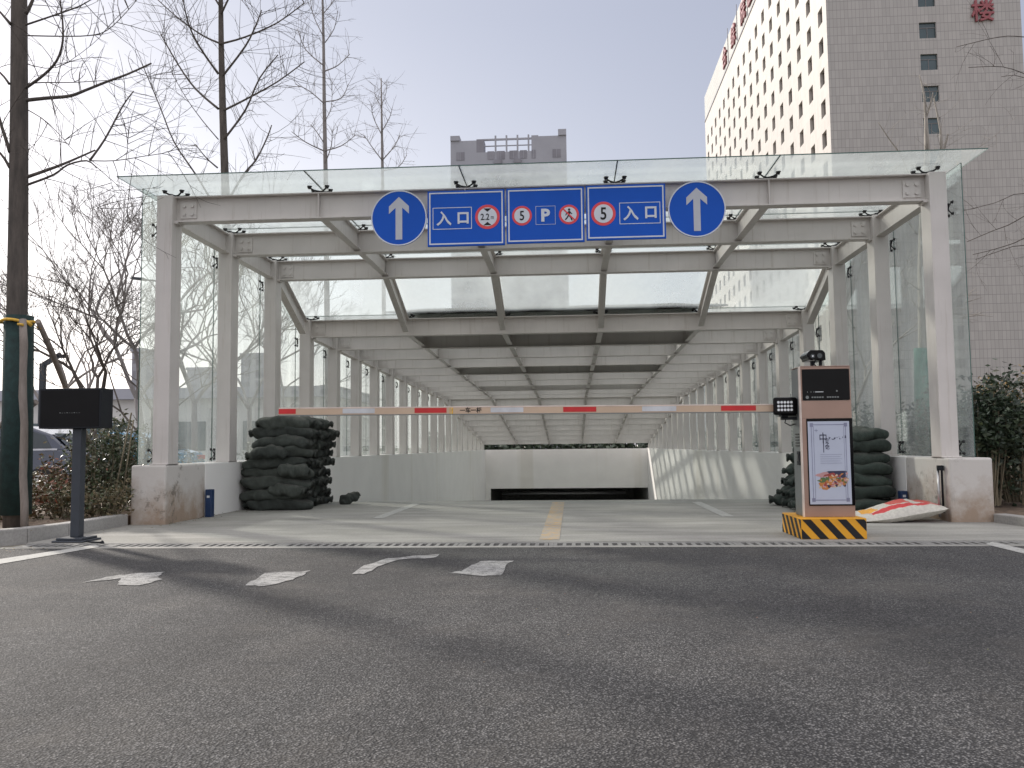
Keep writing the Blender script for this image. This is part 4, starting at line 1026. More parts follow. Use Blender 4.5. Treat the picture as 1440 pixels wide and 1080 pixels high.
def photo_tree(name, label, D, trunk, limbs, seed, mat, wrap=None, tw=(7, 0.9, 0.006), group='bare street trees', extra=None, gz=0.1):
    """trunk and main limbs as the photograph shows them, each limb leaning its own way in depth"""
    rnd = random.Random(seed)
    b = at(trunk[0][0], trunk[0][1], D)
    t = thing(name, label, 'tree', (b.x, b.y, gz), group)
    o = Vector((b.x, b.y, gz))
    mb = MB(); pts = []; rad = []
    for i, (px, py, rpx) in enumerate(trunk):
        p = at(px, py, D)
        # keep the trunk upright in depth
        p = onY(px, py, b.y+0.02*i); pts.append(p-o); rad.append(rpx*D/FPX)
    pts[0] = Vector((pts[0].x, pts[0].y, 0)) ; mb.tube(pts, rad, mat, 12); mb.build('trunk', t)
    mb = MB()
    for li, (lp, r0) in enumerate(limbs):
        # depth swing of this limb
        sw = rnd.uniform(-0.55, 0.55); q = []
        base = lp[0]
        ty = b.y
        L0 = math.hypot(lp[-1][0]-base[0], lp[-1][1]-base[1])
        for (px, py) in lp:
            l_ = math.hypot(px-base[0], py-base[1]); q.append(onY(px, py, ty+sw*l_*D/FPX)-o)
        q = smooth_pts(q, 3)
        rr = r0*D/FPX; rads = [rr*(1-0.55*i/(len(q)-1)) for i in range(len(q))]
        mb.tube(q, rads, mat, 6)
        ln_m = L0*D/FPX
        twigs_on(mb, q, rnd, int(tw[0]*ln_m)+2, tw[1], tw[2], mat, sub=2)
    if extra: extra(mb, rnd, o)
    mb.build('crown', t, recalc=False)
    return t, o, pts, rad
def wrap_part(t, o, pts_px, D, by, mat, z0, z1, r, name='trunk_wrap'):
    mb = MB(); P = pts_px; mb.tube([Vector(P[0])+Vector((0, 0, z0)), Vector(P[0]).lerp(Vector(P[1]), 0.5)*0+Vector((P[0].x, P[0].y, (z0+z1)/2)), Vector((P[0].x*0.4+P[1].x*0.6, P[0].y, z1))], [r*1.12, r*1.03, r], mat, 14); return mb.build(name, t)
def cut(px, py): return (px, py)
# nearest tree at the left edge
L1 = [([(36, 35), (60, 27), (95, 15), (115, 7), (140, -8)], 1.6), ([(36, 50), (85, 51), (125, 50), (150, 43), (175, 20), (194, -2)], 1.0),
      ([(36, 124), (62, 105), (80, 85), (88, 60), (88, 30), (84, -5)], 2.4), ([(36, 141), (65, 138), (98, 135), (120, 127), (150, 115), (180, 104), (213, 89)], 2.9),
      ([(38, 118), (60, 116), (100, 116), (150, 113)], 1.0), ([(38, 249), (75, 236), (100, 226), (134, 211)], 2.6), ([(38, 260), (75, 246), (95, 232), (122, 226), (136, 236)], 1.9),
      ([(126, 226), (148, 195), (172, 150), (188, 128)], 1.7), ([(15, 34), (-4, 12)], 2.6), ([(13, 118), (0, 102), (-30, 80)], 2.0), ([(14, 214), (3, 180), (-8, 150), (-40, 120)], 2.8), ([(14, 236), (0, 215), (-30, 190)], 2.4),
      ([(128, 226), (160, 226), (200, 220), (240, 212), (262, 190)], 0.8), ([(175, 240), (180, 200), (180, 160)], 0.5), ([(36, 20), (46, 0), (52, -30)], 3.0),
      ([(150, 232), (158, 262), (170, 295)], 0.4), ([(130, 275), (140, 295), (165, 308), (182, 314)], 0.4), ([(37, 90), (80, 95), (130, 62), (150, 40)], 0.6), ([(40, 155), (70, 175), (110, 220)], 0.8)]
D1 = 9.7
t1, o1, p1, r1 = photo_tree('street_tree', 'nearest bare tree at the left edge with dark green wrap and yellow strap', D1,
    [(20, 748, 15), (22, 600, 14.5), (24, 440, 14), (26, 300, 13.2), (27, 150, 12.2), (27, 0, 11), (28, -200, 8), (29, -500, 4)],
    L1 + [([(20, -60), (-60, -160), (-120, -200)], 3), ([(34, -80), (110, -180), (170, -230)], 3), ([(24, -200), (-70, -330), (-100, -420)], 2.4), ([(32, -230), (120, -350), (160, -480)], 2.4), ([(29, -350), (80, -500), (90, -600)], 2), ([(29, -380), (-40, -500), (-60, -620)], 2)], 3, 'bark', tw=(7, 0.8, 0.0052), gz=0.1)
ztop = onY(22, 445, o1.y).z-0.1
wrap_part(t1, o1, p1, D1, 0, 'wrap', 0.14, ztop, 0.155)
mb = MB(); zs = onY(22, 453, o1.y).z-0.1; xs = (p1[0].x*0.45+p1[1].x*0.0+p1[2].x*0.55)
ring = [(xs+0.175*math.cos(a), p1[0].y+0.175*math.sin(a), zs+0.01*math.sin(3*a)) for a in [2*math.pi*i/20 for i in range(21)]]
mb.tube(ring, 0.017, 'tape', 6); mb.tube([(xs+0.14, -0.12, zs), (xs+0.20, -0.14, zs-0.02), (xs+0.25, -0.12, zs-0.06)], 0.022, 'tape', 6); mb.build('strap', t1)
# props of the nearest tree
def prop(label, pa, pb, r, gz=0.1):
    a = Vector(pa); b = Vector(pb); t = thing('tree_prop', label, 'prop', (b.x, b.y, b.z), 'wooden props of the left tree')
    mb = MB(); n = 8; q = [(a-b)*(i/n) + Vector((0.006*math.sin(i*2.1), 0.006*math.cos(i*1.7), 0)) for i in range(n+1)]
    mb.tube(q, [r*(1+0.08*math.sin(i*3)) for i in range(n+1)], 'prop', 9); mb.build('pole', t)
    mb = MB(); mb.tube([Vector(q[-1])*0.97+Vector((r*0.8, -r, 0)), Vector(q[-1])*0.97+Vector((-r*0.8, -r, 0.01))], 0.014, 'tape', 6); mb.build('tie', t)
zt3 = zs+0.1
b1_ = onZ(34, 745, 0.1); prop('upright weathered prop pole leaning on the leftmost wrapped trunk', (o1.x+0.16, o1.y-0.20, zt3), (b1_.x, b1_.y, 0.1), 0.040)
b2_ = at(118, 598, 13.0); b2 = Vector((b2_.x+0.35, b2_.y+0.3, 0.1)); prop('dark slanting prop pole running down right from the yellow strap', (o1.x+0.24, o1.y-0.05, zt3), b2, 0.032)
b3_ = onZ(66, 705, 0.1); prop('short prop pole slanting behind the leftmost trunk, lowest tie', (o1.x+0.12, o1.y+0.15, zt3-0.9), (b3_.x-0.1, o1.y+0.9, 0.1), 0.035)
# second tree, behind the canopy's left side
L2 = [([(312, 62), (285, 50), (250, 25), (218, -4)], 1.5), ([(307, 104), (280, 65), (265, 33), (257, -3)], 1.9), ([(307, 153), (275, 125), (250, 90), (226, 48)], 1.9), ([(307, 196), (285, 170), (262, 138), (240, 100)], 0.9),
      ([(313, 61), (345, 52), (390, 32), (428, 4)], 1.6), ([(314, 106), (345, 65), (360, 35), (368, 14)], 1.7), ([(315, 155), (345, 140), (390, 115), (428, 87)], 1.7), ([(315, 196), (345, 155), (365, 110), (391, 77)], 1.7),
      ([(306, 236), (290, 222), (275, 203)], 1.3), ([(302, 290), (275, 245), (245, 200), (225, 150), (200, 90)], 1.6), ([(316, 290), (343, 245), (360, 225), (375, 195), (382, 176)], 1.8),
      ([(311, 20), (330, -20), (350, -60)], 1.6), ([(310, 10), (285, -30), (265, -70)], 1.6), ([(307, 300), (250, 300), (215, 275)], 1.0), ([(316, 330), (350, 300), (392, 280)], 1.0)]
photo_tree('street_tree', 'bare tree with upswept branches rising behind the second left column', 17.5,
    [(322, 705, 7.5), (321, 500, 7), (318, 300, 6), (313, 150, 5), (311, 60, 4), (310, -40, 3), (308, -200, 1.5)], L2, 5, 'bark', tw=(11, 1.25, 0.0062), gz=0.1)
L3 = [([(455, 92), (430, 70), (418, 40)], 1.0), ([(455, 145), (435, 128), (415, 118)], 0.9), ([(455, 212), (430, 200), (410, 185)], 1.0), ([(457, 100), (475, 92), (492, 76)], 1.0), ([(457, 143), (480, 138), (490, 118)], 0.9), ([(457, 212), (480, 205), (500, 190)], 1.0),
      ([(455, 200), (445, 185), (437, 175)], 0.9), ([(457, 60), (470, 40), (475, 15)], 0.8), ([(454, 50), (440, 20), (436, -5)], 0.8), ([(457, 170), (466, 150), (467, 110)], 0.7), ([(457, 230), (466, 205), (467, 182)], 1.0), ([(454, 20), (470, 0), (480, -20)], 0.7)]
photo_tree('street_tree', 'slender bare tree left of the left round sign, taller of two', 26,
    [(462, 690, 4.2), (460, 450, 4), (458, 250, 3.2), (456, 150, 2.6), (455, 60, 2.0), (453, -30, 1.3), (452, -90, 0.7)], L3, 6, 'bark_hazed', tw=(9, 1.2, 0.007), gz=0.1)
L4 = [([(537, 225), (522, 205), (512, 190)], 0.9), ([(537, 190), (525, 165), (522, 145)], 0.8), ([(538, 225), (555, 205), (562, 190)], 0.9), ([(537, 185), (548, 165), (552, 150)], 0.8), ([(536, 150), (528, 135), (527, 120)], 0.6), ([(536, 150), (543, 130), (544, 112)], 0.6), ([(538, 240), (560, 235), (572, 218)], 0.9)]
photo_tree('street_tree', 'small bare tree left of the left round sign, shorter of two', 33,
    [(541, 690, 3.3), (540, 450, 3), (538, 250, 2.2), (537, 180, 1.6), (536, 110, 0.8)], L4, 8, 'bark_hazed', tw=(10, 1.0, 0.008), gz=0.1)
# pale pollarded tree on the right
L5 = [([(1303, 215), (1301, 150), (1298, 125), (1293, 105)], 2.2), ([(1301, 170), (1310, 140), (1312, 130)], 1.5), ([(1318, 260), (1324, 200), (1318, 160), (1313, 138)], 2.2), ([(1318, 240), (1330, 200), (1333, 188)], 2.2), ([(1310, 245), (1322, 215), (1322, 190)], 1.6),
      ([(1299, 300), (1270, 225), (1250, 195), (1235, 172)], 1.3), ([(1296, 442), (1285, 425), (1272, 415)], 1.0), ([(1293, 408), (1272, 392), (1268, 388)], 1.0), ([(1304, 480), (1320, 420), (1350, 360)], 0.8), ([(1298, 120), (1310, 118), (1322, 120)], 0.5),
      ([(1290, 330), (1275, 310), (1262, 300)], 1.0), ([(1306, 260), (1350, 225), (1400, 190), (1437, 157)], 0.6)]
t5, o5, p5, r5 = photo_tree('street_tree', 'pale pollarded tree with green wrap behind the right glass wall', 16.2,
    [(1302, 700, 8.5), (1300, 560, 8.2), (1299, 480, 7.4), (1297, 380, 6.4), (1299, 300, 6), (1304, 215, 3.8), (1302, 165, 2.4)], L5, 9, 'bark_pale', tw=(3, 0.6, 0.0045), gz=0.1)
wrap_part(t5, o5, p5, 16.2, 0, 'wrap_pale', 0.0, onY(1299, 490, o5.y).z-0.1, 0.135)
# branches reaching in from a tree outside the right edge
L6 = [([(1560, 330), (1500, 300), (1440, 272), (1400, 285), (1352, 297)], 0.8), ([(1560, 240), (1480, 300), (1440, 335), (1400, 350), (1368, 358)], 1.0), ([(1560, 150), (1480, 270), (1430, 310), (1395, 325), (1360, 340)], 1.0), ([(1565, 420), (1500, 360), (1440, 345), (1400, 355), (1372, 365)], 0.9),
      ([(1570, 60), (1500, 60), (1440, 52), (1405, 52), (1345, 66)], 1.0), ([(1560, 160), (1490, 130), (1450, 108), (1410, 94), (1362, 95)], 0.9), ([(1565, 200), (1500, 150), (1440, 109), (1408, 108)], 0.8), ([(1565, -10), (1640, -120)], 3), ([(1565, 20), (1500, -90)], 3)]
photo_tree('street_tree', 'bare tree outside the right edge whose thin branches reach in', 14.0,
    [(1560, 740, 11), (1560, 400, 10), (1562, 200, 8), (1563, 0, 6), (1565, -300, 3)], L6, 10, 'bark', tw=(3, 0.9, 0.004), gz=0.1)

# a tree just outside the left edge: only its shadow reaches the picture
L7 = [([(-330, 90), (-420, 20), (-470, -60)], 2.5), ([(-325, 60), (-250, -20), (-215, -110)], 2.5), ([(-330, 220), (-420, 160), (-480, 90)], 2.5), ([(-325, -60), (-240, -180), (-210, -300)], 2.4), ([(-330, -100), (-430, -220), (-470, -340)], 2.2), ([(-328, -240), (-270, -380), (-250, -480)], 2)]
photo_tree('street_tree', 'bare tree outside the left edge whose shadow crosses the near road', 9.3,
    [(-335, 750, 15), (-332, 400, 13), (-330, 100, 12), (-328, -200, 9), (-327, -520, 5)], L7, 13, 'bark', tw=(7, 0.8, 0.006), gz=0.0)
# bushy background trees, grown by forking
def forked_tree(name, label, base, h, seed, mat='bark_hazed', depth=7, r0=0.13, lean=(0, 0), spread=0.62, thin=0.8, group='bare trees behind the car park', low=0.3):
    rnd = random.Random(seed); t = thing(name, label, 'tree', base, group); tr = MB(); cr = MB(); r0 = r0*thin
    def grow(mb, p, d, l_, r, dep):
        q = [p]; cur = p; dd = d
        for i in range(3):
            dd = (dd+Vector((rnd.gauss(0, .13), rnd.gauss(0, .13), rnd.gauss(0, .08)+0.03))).normalized(); cur = cur+dd*l_/3; q.append(cur)
        mb.tube(q, [r, r*.92, r*.84, r*.74], mat, 6 if r > 0.03 else 3, cap=False)
        if dep <= 0: return
        n = 3 if dep in (1, 2, 3) else (2 if rnd.random() < 0.65 else 3)
        for i in range(n):
            a = dd.orthogonal().normalized(); a.rotate(Matrix.Rotation(rnd.random()*6.28, 3, dd)); k = spread*rnd.uniform(0.55, 1.3)
            nd = (dd+a*k+Vector((0, 0, 0.10))).normalized()
            grow(mb, cur, nd, l_*rnd.uniform(0.66, 0.88), r*rnd.uniform(0.58, 0.72), dep-1)
    d0 = Vector((lean[0], lean[1], 1)).normalized(); hb = h*low
    tr.tube([Vector((0, 0, 0)), d0*hb*0.5+Vector((0.03, 0, 0)), d0*hb], [r0*1.2, r0, r0*.85], mat, 10); tr.build('trunk', t)
    for i in range(3):
        a = Vector((math.cos(i*2.1+seed), math.sin(i*2.1+seed), 0)); grow(cr, d0*hb*0.98, (d0+a*0.65).normalized(), h*0.22, r0*0.62, depth-1)
    cr.build('crown', t, recalc=False); return t
def gp(px, D, z=0.0):
    p = at(px, 640, D); return Vector((p.x, p.y, z))
forked_tree('bare_tree', 'twisted bushy bare tree directly above the black display box', gp(130, 19.0), 4.7, 21, r0=0.10, spread=0.75, depth=7, low=0.38, mat='bark')
forked_tree('bare_tree', 'tall bushy bare tree seen left of the first column', gp(205, 27), 8.6, 22, r0=0.15, depth=7, lean=(-0.12, 0), low=0.30)
forked_tree('bare_tree', 'bushy bare tree seen through glass between first and second left columns', gp(272, 30), 8.5, 23, r0=0.14, depth=7, low=0.3)
forked_tree('bare_tree', 'spreading bare tree low between the leftmost trunk and the display box', gp(84, 30), 7.4, 24, r0=0.13, depth=7, low=0.25)
forked_tree('bare_tree', 'bare tree seen through glass between second and third left columns', gp(350, 34), 8.4, 25, r0=0.13, depth=6, low=0.3)
forked_tree('bare_tree', 'small dark spindly tree with low fork behind the first left column', gp(215, 17.5), 4.6, 27, r0=0.06, depth=6, low=0.2, mat='bark')
forked_tree('bare_tree', 'bare tree behind the fourth left column, farthest on that side', gp(400, 44), 8.5, 26, r0=0.14, depth=6, low=0.3)
forked_tree('bare_tree', 'bare twiggy tree seen through right glass between second and third columns', gp(1205, 26, 0.0), 6.5, 28, r0=0.10, depth=6, low=0.3, mat='bark_pale')

# ------------------------------------------------------------------ shrubs
def shrub(name, label, base, size, nleaf, lmats, seed, leaf=0.06, stems=14, hollow=0.25, group='shrubs in the planting beds', cat='shrub', tall=False, stem_r=0.007):
    rnd = random.Random(seed); t = thing(name, label, cat, base, group)
    rx, ry, h = size; sm = MB(); tips = []
    for i in range(stems):
        a = rnd.random()*6.28; k = rnd.random()**0.5; b0_ = Vector((math.cos(a)*k*rx*0.45, math.sin(a)*k*ry*0.45, 0)); e = Vector((math.cos(a)*k*rx*0.9, math.sin(a)*k*ry*0.9, h*rnd.uniform(0.6, 0.98)))
        m_ = b0_.lerp(e, 0.5)+Vector((rnd.uniform(-.05, .05), rnd.uniform(-.05, .05), 0.05)); sm.tube([b0_, m_, e], [stem_r*1.3, stem_r, stem_r*0.5], 'stem', 4, cap=False); tips.append((b0_, m_, e))
    sm.build('stem', t, recalc=False)
    mb = MB(); n_cl = max(6, nleaf//14)
    for c_ in range(n_cl):
        b0_, m_, e = tips[rnd.randrange(len(tips))]
        tt = rnd.uniform(0.55, 1.0) if tall else rnd.uniform(0.12, 1.0)
        p = b0_.lerp(m_, tt*2) if tt < 0.5 else m_.lerp(e, tt*2-1)
        p = p + Vector((rnd.gauss(0, rx*0.17), rnd.gauss(0, ry*0.17), rnd.gauss(0, h*0.05)))
        lm = lmats[0] if rnd.random() < 0.72 else lmats[rnd.randrange(len(lmats))]
        for i in range(14):
            q = p+Vector((rnd.gauss(0, leaf*1.3), rnd.gauss(0, leaf*1.3), rnd.gauss(0, leaf*1.1)))
            if q.z < 0.01: q.z = 0.02+0.05*rnd.random()
            d = Vector((rnd.gauss(0, 1), rnd.gauss(0, 1), rnd.gauss(-0.1, 0.7))).normalized(); n_ = d.orthogonal().normalized(); n_.rotate(Matrix.Rotation(rnd.random()*6.28, 3, d))
            l_ = leaf*rnd.uniform(0.7, 1.3); w_ = l_*0.24; fold = d.cross(n_)*w_*0.25
            mb.face([q, q+d*l_*0.5+n_*w_+fold, q+d*l_, q+d*l_*0.5-n_*w_+fold], lm)
    mb.build('foliage', t, recalc=False); return t
SH = [  # px at its middle, depth, half widths, height, leaf kind, label
    (60, 11.6, 0.55, 0.5, 0.62, ['leaf_red', 'leaf_brown', 'leaf_mix'], 'low reddish shrub beside the wrapped tree trunk', 0.07, 1100),
    (14, 10.6, 0.35, 0.3, 0.50, ['leaf_red', 'leaf_brown'], 'low brown red shrub at the foot of the leftmost trunk', 0.07, 700),
    (92, 12.2, 0.40, 0.4, 0.95, ['leaf_red', 'leaf_mix', 'leaf_brown'], 'sparse shrub with orange red leaves left of the display post', 0.07, 520),
    (131, 11.9, 0.38, 0.4, 1.12, ['leaf_mix', 'leaf_mix', 'leaf_brown'], 'green shrub directly behind the display post', 0.062, 1900),
    (160, 12.4, 0.42, 0.45, 1.45, ['leaf_mix', 'leaf_dark'], 'tall green shrub between display box and left plinth', 0.062, 2900),
    (188, 13.2, 0.38, 0.4, 1.35, ['leaf_mix', 'leaf_dark'], 'green shrub touching the outer face of the left plinth', 0.062, 2100),
    (100, 10.9, 0.5, 0.25, 0.40, ['leaf_brown', 'leaf_red', 'leaf_mix'], 'low scrubby growth along the left kerb', 0.06, 800),
    (150, 11.0, 0.4, 0.22, 0.42, ['leaf_brown', 'leaf_mix'], 'low scrubby growth beside the left plinth and kerb', 0.06, 700),
]
for i, (px, D, rx, ry, h, lm, lab, lf, nl) in enumerate(SH):
    shrub('shrub', lab, gp(px, D, 0.1), (rx, ry, h), nl, lm, 40+i, lf)
for i, (x, y, h) in enumerate(((-6.15, 3.6, 1.0), (-6.3, 7.5, 1.1), (-6.2, 11.5, 1.0), (-6.3, 16, 1.1))):
    shrub('shrub', ('green shrub seen through glass between first and second left columns', 'green shrub outside the left glass by the fourth column', 'green shrub outside the left glass by the sixth column', 'green shrub outside the left glass by the eighth column')[i], (x, y, 0.1), (0.45, 0.5, h), 900, ['leaf_mix', 'leaf_dark'], 60+i, 0.06)
RB = [(1385, 11.6, 0.42, 0.4, 1.72, ['leaf_dark', 'leaf_dark', 'leaf_mix'], 'tall dark shrub with bare stems beside the right plinth', 3800),
      (1432, 12.0, 0.40, 0.4, 1.60, ['leaf_dark', 'leaf_mix'], 'tall dark shrub at the right edge of the picture', 3000)]
for i, (px, D, rx, ry, h, lm, lab, nl) in enumerate(RB):
    shrub('shrub', lab, gp(px, D, 0.1), (rx, ry, h), nl, lm, 70+i, 0.085, stems=22, tall=True, group='tall shrubs on the right', stem_r=0.009)
for i, (px, D, h, lm, lab) in enumerate(((1405, 12.6, 0.95, ['leaf_brown', 'leaf_mix'], 'low brownish shrub under the tall right shrubs'), (1455, 13.5, 1.2, ['leaf_brown', 'leaf_gold'], 'brownish shrub at the right edge behind the tall shrubs'), (1370, 13.0, 0.8, ['leaf_dark', 'leaf_brown'], 'low dark shrub just behind the right plinth'))):
    shrub('shrub', lab, gp(px, D, 0.1), (0.6, 0.5, h), 1700, lm, 80+i, 0.06, group='tall shrubs on the right')
for i in range(7):
    y = 1.6+i*2.6; D_ = ('first', 'second', 'third', 'fourth', 'fifth', 'sixth', 'seventh')[i]
    shrub('hedge_shrub', f'dark dense shrub behind the right glass wall, {D_} from the front', (6.35+0.15*(i % 2), y, 0.1), (0.7, 1.4, 1.75-0.06*i), 2200, ['leaf_dark', 'leaf_mix'], 90+i, 0.085, stems=18, group='hedge behind the right glass wall')
t = shrub('golden_tree', 'small tree with dry golden leaves at the far right', gp(1440, 19, 0), (1.1, 1.0, 2.7), 1900, ['leaf_gold', 'leaf_brown'], 99, 0.10, stems=26, tall=True, group=None, cat='tree')
def far_hedge(x0, x1, y, h, label, seed):
    rnd = random.Random(seed); t = thing('hedge', label, 'hedge', ((x0+x1)/2, y, 0)); mb = MB(); w2 = (x1-x0)/2
    for _ in range(5200):
        q = Vector((rnd.uniform(-w2, w2), rnd.gauss(0, 0.5), rnd.uniform(0, h)*(0.85+0.15*math.sin(rnd.random()*9)))); d = Vector((rnd.gauss(0, 1), rnd.gauss(0, 1), rnd.gauss(0, 1))).normalized(); n_ = d.orthogonal().normalized()
        mb.face([q, q+d*0.16+n_*0.12, q+d*0.32, q+d*0.16-n_*0.12], 'leaf_dark')
    mb.build('foliage', t, recalc=False); mb = MB()
    for i in range(24): x = -w2+2*w2*i/23; mb.tube([(x, 0, 0), (x+0.1, 0, h*0.8)], 0.03, 'stem', 4)
    mb.build('stem', t)
far_hedge(-9, 9, 44.0, 1.75, 'far dark hedge just visible over the portal wall', 7)
# stakes by the left plinth
t = thing('garden_stake', 'pair of thin tan canes leaning by the left plinth', 'cane', gp(180, 11.7, 0.1)); mb = MB()
mb.tube([(-0.22, 0, 0), (0.02, 0.03, 1.35)], 0.011, 'stem', 5); mb.build('cane', t); mb = MB(); mb.tube([(-0.12, 0.05, 0), (0.05, 0.03, 1.25)], 0.010, 'stem', 5); mb.build('cane', t)

# ------------------------------------------------------------------ cars
def car(label, loc_, rz, paint, extra=None):
    t = thing('parked_car', label, 'car', loc_, 'cars parked beyond the shrubs', rz)
    body = [(-2.25, 0.32), (-2.28, 0.55), (-2.18, 0.86), (-1.75, 0.95), (-1.15, 0.99), (0.9, 0.96), (1.55, 0.88), (2.15, 0.72), (2.27, 0.50), (2.22, 0.28), (1.78, 0.24), (1.72, 0.42), (1.55, 0.58), (1.36, 0.63), (1.17, 0.58), (1.0, 0.42), (0.94, 0.22), (-0.96, 0.22), (-1.02, 0.42), (-1.19, 0.58), (-1.38, 0.63), (-1.57, 0.58), (-1.74, 0.42), (-1.80, 0.26)]
    def loft(prof, w0, w1, zlo, zhi, mat, mbx):
        n = len(prof); vs = []
        for sy, f in ((-1, 1), (1, 1)):
            for (x, z) in prof:
                k = (z-zlo)/(zhi-zlo); vs.append((x, sy*(w0+(w1-w0)*max(0, min(1, k))), z))
        mbx.raw(vs, [tuple(range(n)), tuple(range(2*n-1, n-1, -1))] + [(i, i+n, (i+1) % n+n, (i+1) % n) for i in range(n)], mat)
    mb = MB(); loft(body, 0.90, 0.84, 0.3, 1.0, paint, mb); mb.build('body', t, bevel=0.03)
    cab = [(-1.80, 0.94), (-1.35, 1.26), (-0.85, 1.42), (-0.1, 1.46), (0.45, 1.38), (1.20, 0.95)]
    mb = MB(); loft(cab, 0.80, 0.58, 0.95, 1.45, paint, mb); mb.build('cabin', t, bevel=0.03)
    for sy in (-1, 1):
        mb = MB()
        def wn(pts): 
            vs = [(x, sy*(0.80-0.22*(z-0.95)/0.5+0.006), z) for x, z in pts]; vs2 = [(x, sy*(0.80-0.22*(z-0.95)/0.5-0.01), z) for x, z in pts]; n = len(pts)
            mb.raw(vs+vs2, [tuple(range(n)), tuple(range(2*n-1, n-1, -1))]+[(i, (i+1) % n, (i+1) % n+n, i+n) for i in range(n)], 'car_glass')
        wn([(-1.45, 1.00), (-1.25, 1.24), (-0.85, 1.36), (-0.45, 1.39), (-0.45, 1.00)]); wn([(-0.38, 1.00), (-0.38, 1.39), (0.0, 1.39), (0.42, 1.32), (0.95, 1.00)]); mb.build('side_window', t)
        mb = MB(); mb.bar((-1.6, sy*0.846, 0.975), (1.2, sy*0.846, 0.965), 0.012, 0.035, 'trim'); mb.build('belt_trim', t)
        for x in (-1.38, 1.36):
            mb = MB(); mb.tube([(x, sy*0.72, 0.32), (x, sy*0.915, 0.32)], 0.32, 'tyre', 24); wh = mb.build('wheel', t, bevel=0.02)
            mb = MB(); mb.disc((x, 0.32), 0.21, 1, *( (0.916, 0.924) if sy > 0 else (-0.924, -0.916)), 'rim', 20)
            mb.build('rim', wh)
    for n_, x, m_ in (('tail_lamp', -2.20, 'lamp_red'), ('headlight', 2.12, 'rim')):
        for sy in (-1, 1):
            mb = MB(); mb.box((x-0.09, sy*0.72-0.13, 0.68), (x+0.09, sy*0.72+0.13, 0.80), m_); mb.build(n_, t, bevel=0.02)
    for (a, b_) in (((-1.78, 0.96), (-1.36, 1.27)), ((0.50, 1.37), (1.18, 0.97))):
        mb = MB(); w0, w1 = 0.74, 0.58; o_ = 0.012
        (x0, z0), (x1, z1) = a, b_; nx_ = -1 if a[0] < 0 else 1
        wa = w0 if z0 < z1 else w1; wb = w1 if z0 < z1 else w0
        mb.face([(x0+nx_*o_, -wa, z0+o_), (x0+nx_*o_, wa, z0+o_), (x1+nx_*o_, wb, z1+o_), (x1+nx_*o_, -wb, z1+o_)], 'car_glass'); mb.build('windscreen', t)
    return t
pc = gp(30, 16.8); car('dark blue saloon car parked behind the shrubs and display post', (pc.x-0.55, pc.y+0.3, 0), math.pi, 'car_blue')
pc = gp(170, 22.0); car('light blue car glimpsed right of the display post', (pc.x-1.2, pc.y+2.0, 0), math.pi-0.25, 'car_sky')
pc = gp(455, 34); 

# ------------------------------------------------------------------ lamps
lp = gp(57, 20.0); t = thing('lamp_post', 'square grey lamp post with a short bent arm left of the display box', 'lamp post', lp)
hz = at(57, 510, 20.0).z
mb = MB(); mb.box((-0.055, -0.055, 0), (0.055, 0.055, hz), 'slate'); mb.build('pole', t)
mb = MB(); mb.bar((0.02, 0, hz-0.03), (0.42, 0, hz+0.20), 0.09, 0.10, 'slate'); mb.build('arm', t)
mb = MB(); mb.box((0.30, -0.10, hz+0.12), (0.55, 0.10, hz+0.19), 'matt_black'); mb.build('lamp_head', t)
lp = gp(232, 25.0); t = thing('street_lamp', 'street lamp with a thin arm pointing left, behind the first left column', 'street lamp', lp); hz = at(225, 392, 25).z
mb = MB(); mb.tube([(0, 0, 0), (0, 0, hz)], [0.08, 0.05], 'grey_cab', 10); mb.build('pole', t)
mb = MB(); mb.tube([(0, 0, hz-0.1), (-0.4, 0, hz+0.02), (-0.75, 0, hz+0.06)], [0.03, 0.028, 0.025], 'grey_cab', 8); mb.build('arm', t)
mb = MB(); mb.prism([(-1.12, hz+0.09), (-0.7, hz+0.03), (-0.7, hz+0.10), (-1.0, hz+0.13)], 1, -0.12, 0.12, 'slate'); mb.build('lamp_head', t)

# ------------------------------------------------------------------ buildings
# tall tiled tower on the right
XC = 29.6+EYE.x; YC = 98+EYE.y; XR = XC+21.3; YB = YC+87; HT = 69.9
tw_ = thing('office_tower', 'tall tiled tower block with small square windows and red characters', 'building', (XC, YC, 0))
W2_, L2_ = XR-XC, YB-YC; HP = 5.6
def facade(mb, mat, axis, o0, length, hgt, holes, depth, sgn, rev_mat):
    """wall with rectangular openings; axis 'Y' = the wall runs along y at x=o0, 'X' = along x at y=o0"""
    us = sorted({0, length} | {h[0] for h in holes} | {h[1] for h in holes}); vs_ = sorted({0, hgt} | {h[2] for h in holes} | {h[3] for h in holes})
    def P(u, v, d=0): return (o0+d*sgn, u, v) if axis == 'Y' else (u, o0+d*sgn, v)
    H = {(h[0], h[2]) for h in holes}
    hs_ = set((round(h[0], 4), round(h[2], 4)) for h in holes)
    for i in range(len(us)-1):
        j = 0
        while j < len(vs_)-1:
            if (round(us[i], 4), round(vs_[j], 4)) in hs_: j += 1; continue
            k = j
            while k+1 < len(vs_)-1 and (round(us[i], 4), round(vs_[k+1], 4)) not in hs_: k += 1
            mb.face([P(us[i], vs_[j]), P(us[i+1], vs_[j]), P(us[i+1], vs_[k+1]), P(us[i], vs_[k+1])], mat); j = k+1
    for (u0, u1, v0, v1) in holes:
        for q in (((u0, v0), (u1, v0)), ((u1, v0), (u1, v1)), ((u1, v1), (u0, v1)), ((u0, v1), (u0, v0))):
            (a, b), (c_, d_) = q; mb.face([P(a, b), P(c_, d_), P(c_, d_, depth), P(a, b, depth)], rev_mat)
z0w = onY(1160, 206.5, 100.0+EYE.y).z % 3.65
rows = [z0w+3.65*i for i in range(19) if z0w+3.65*i+2.0 < HT-0.6]; cols = [1.5+4.78*i for i in range(18)]
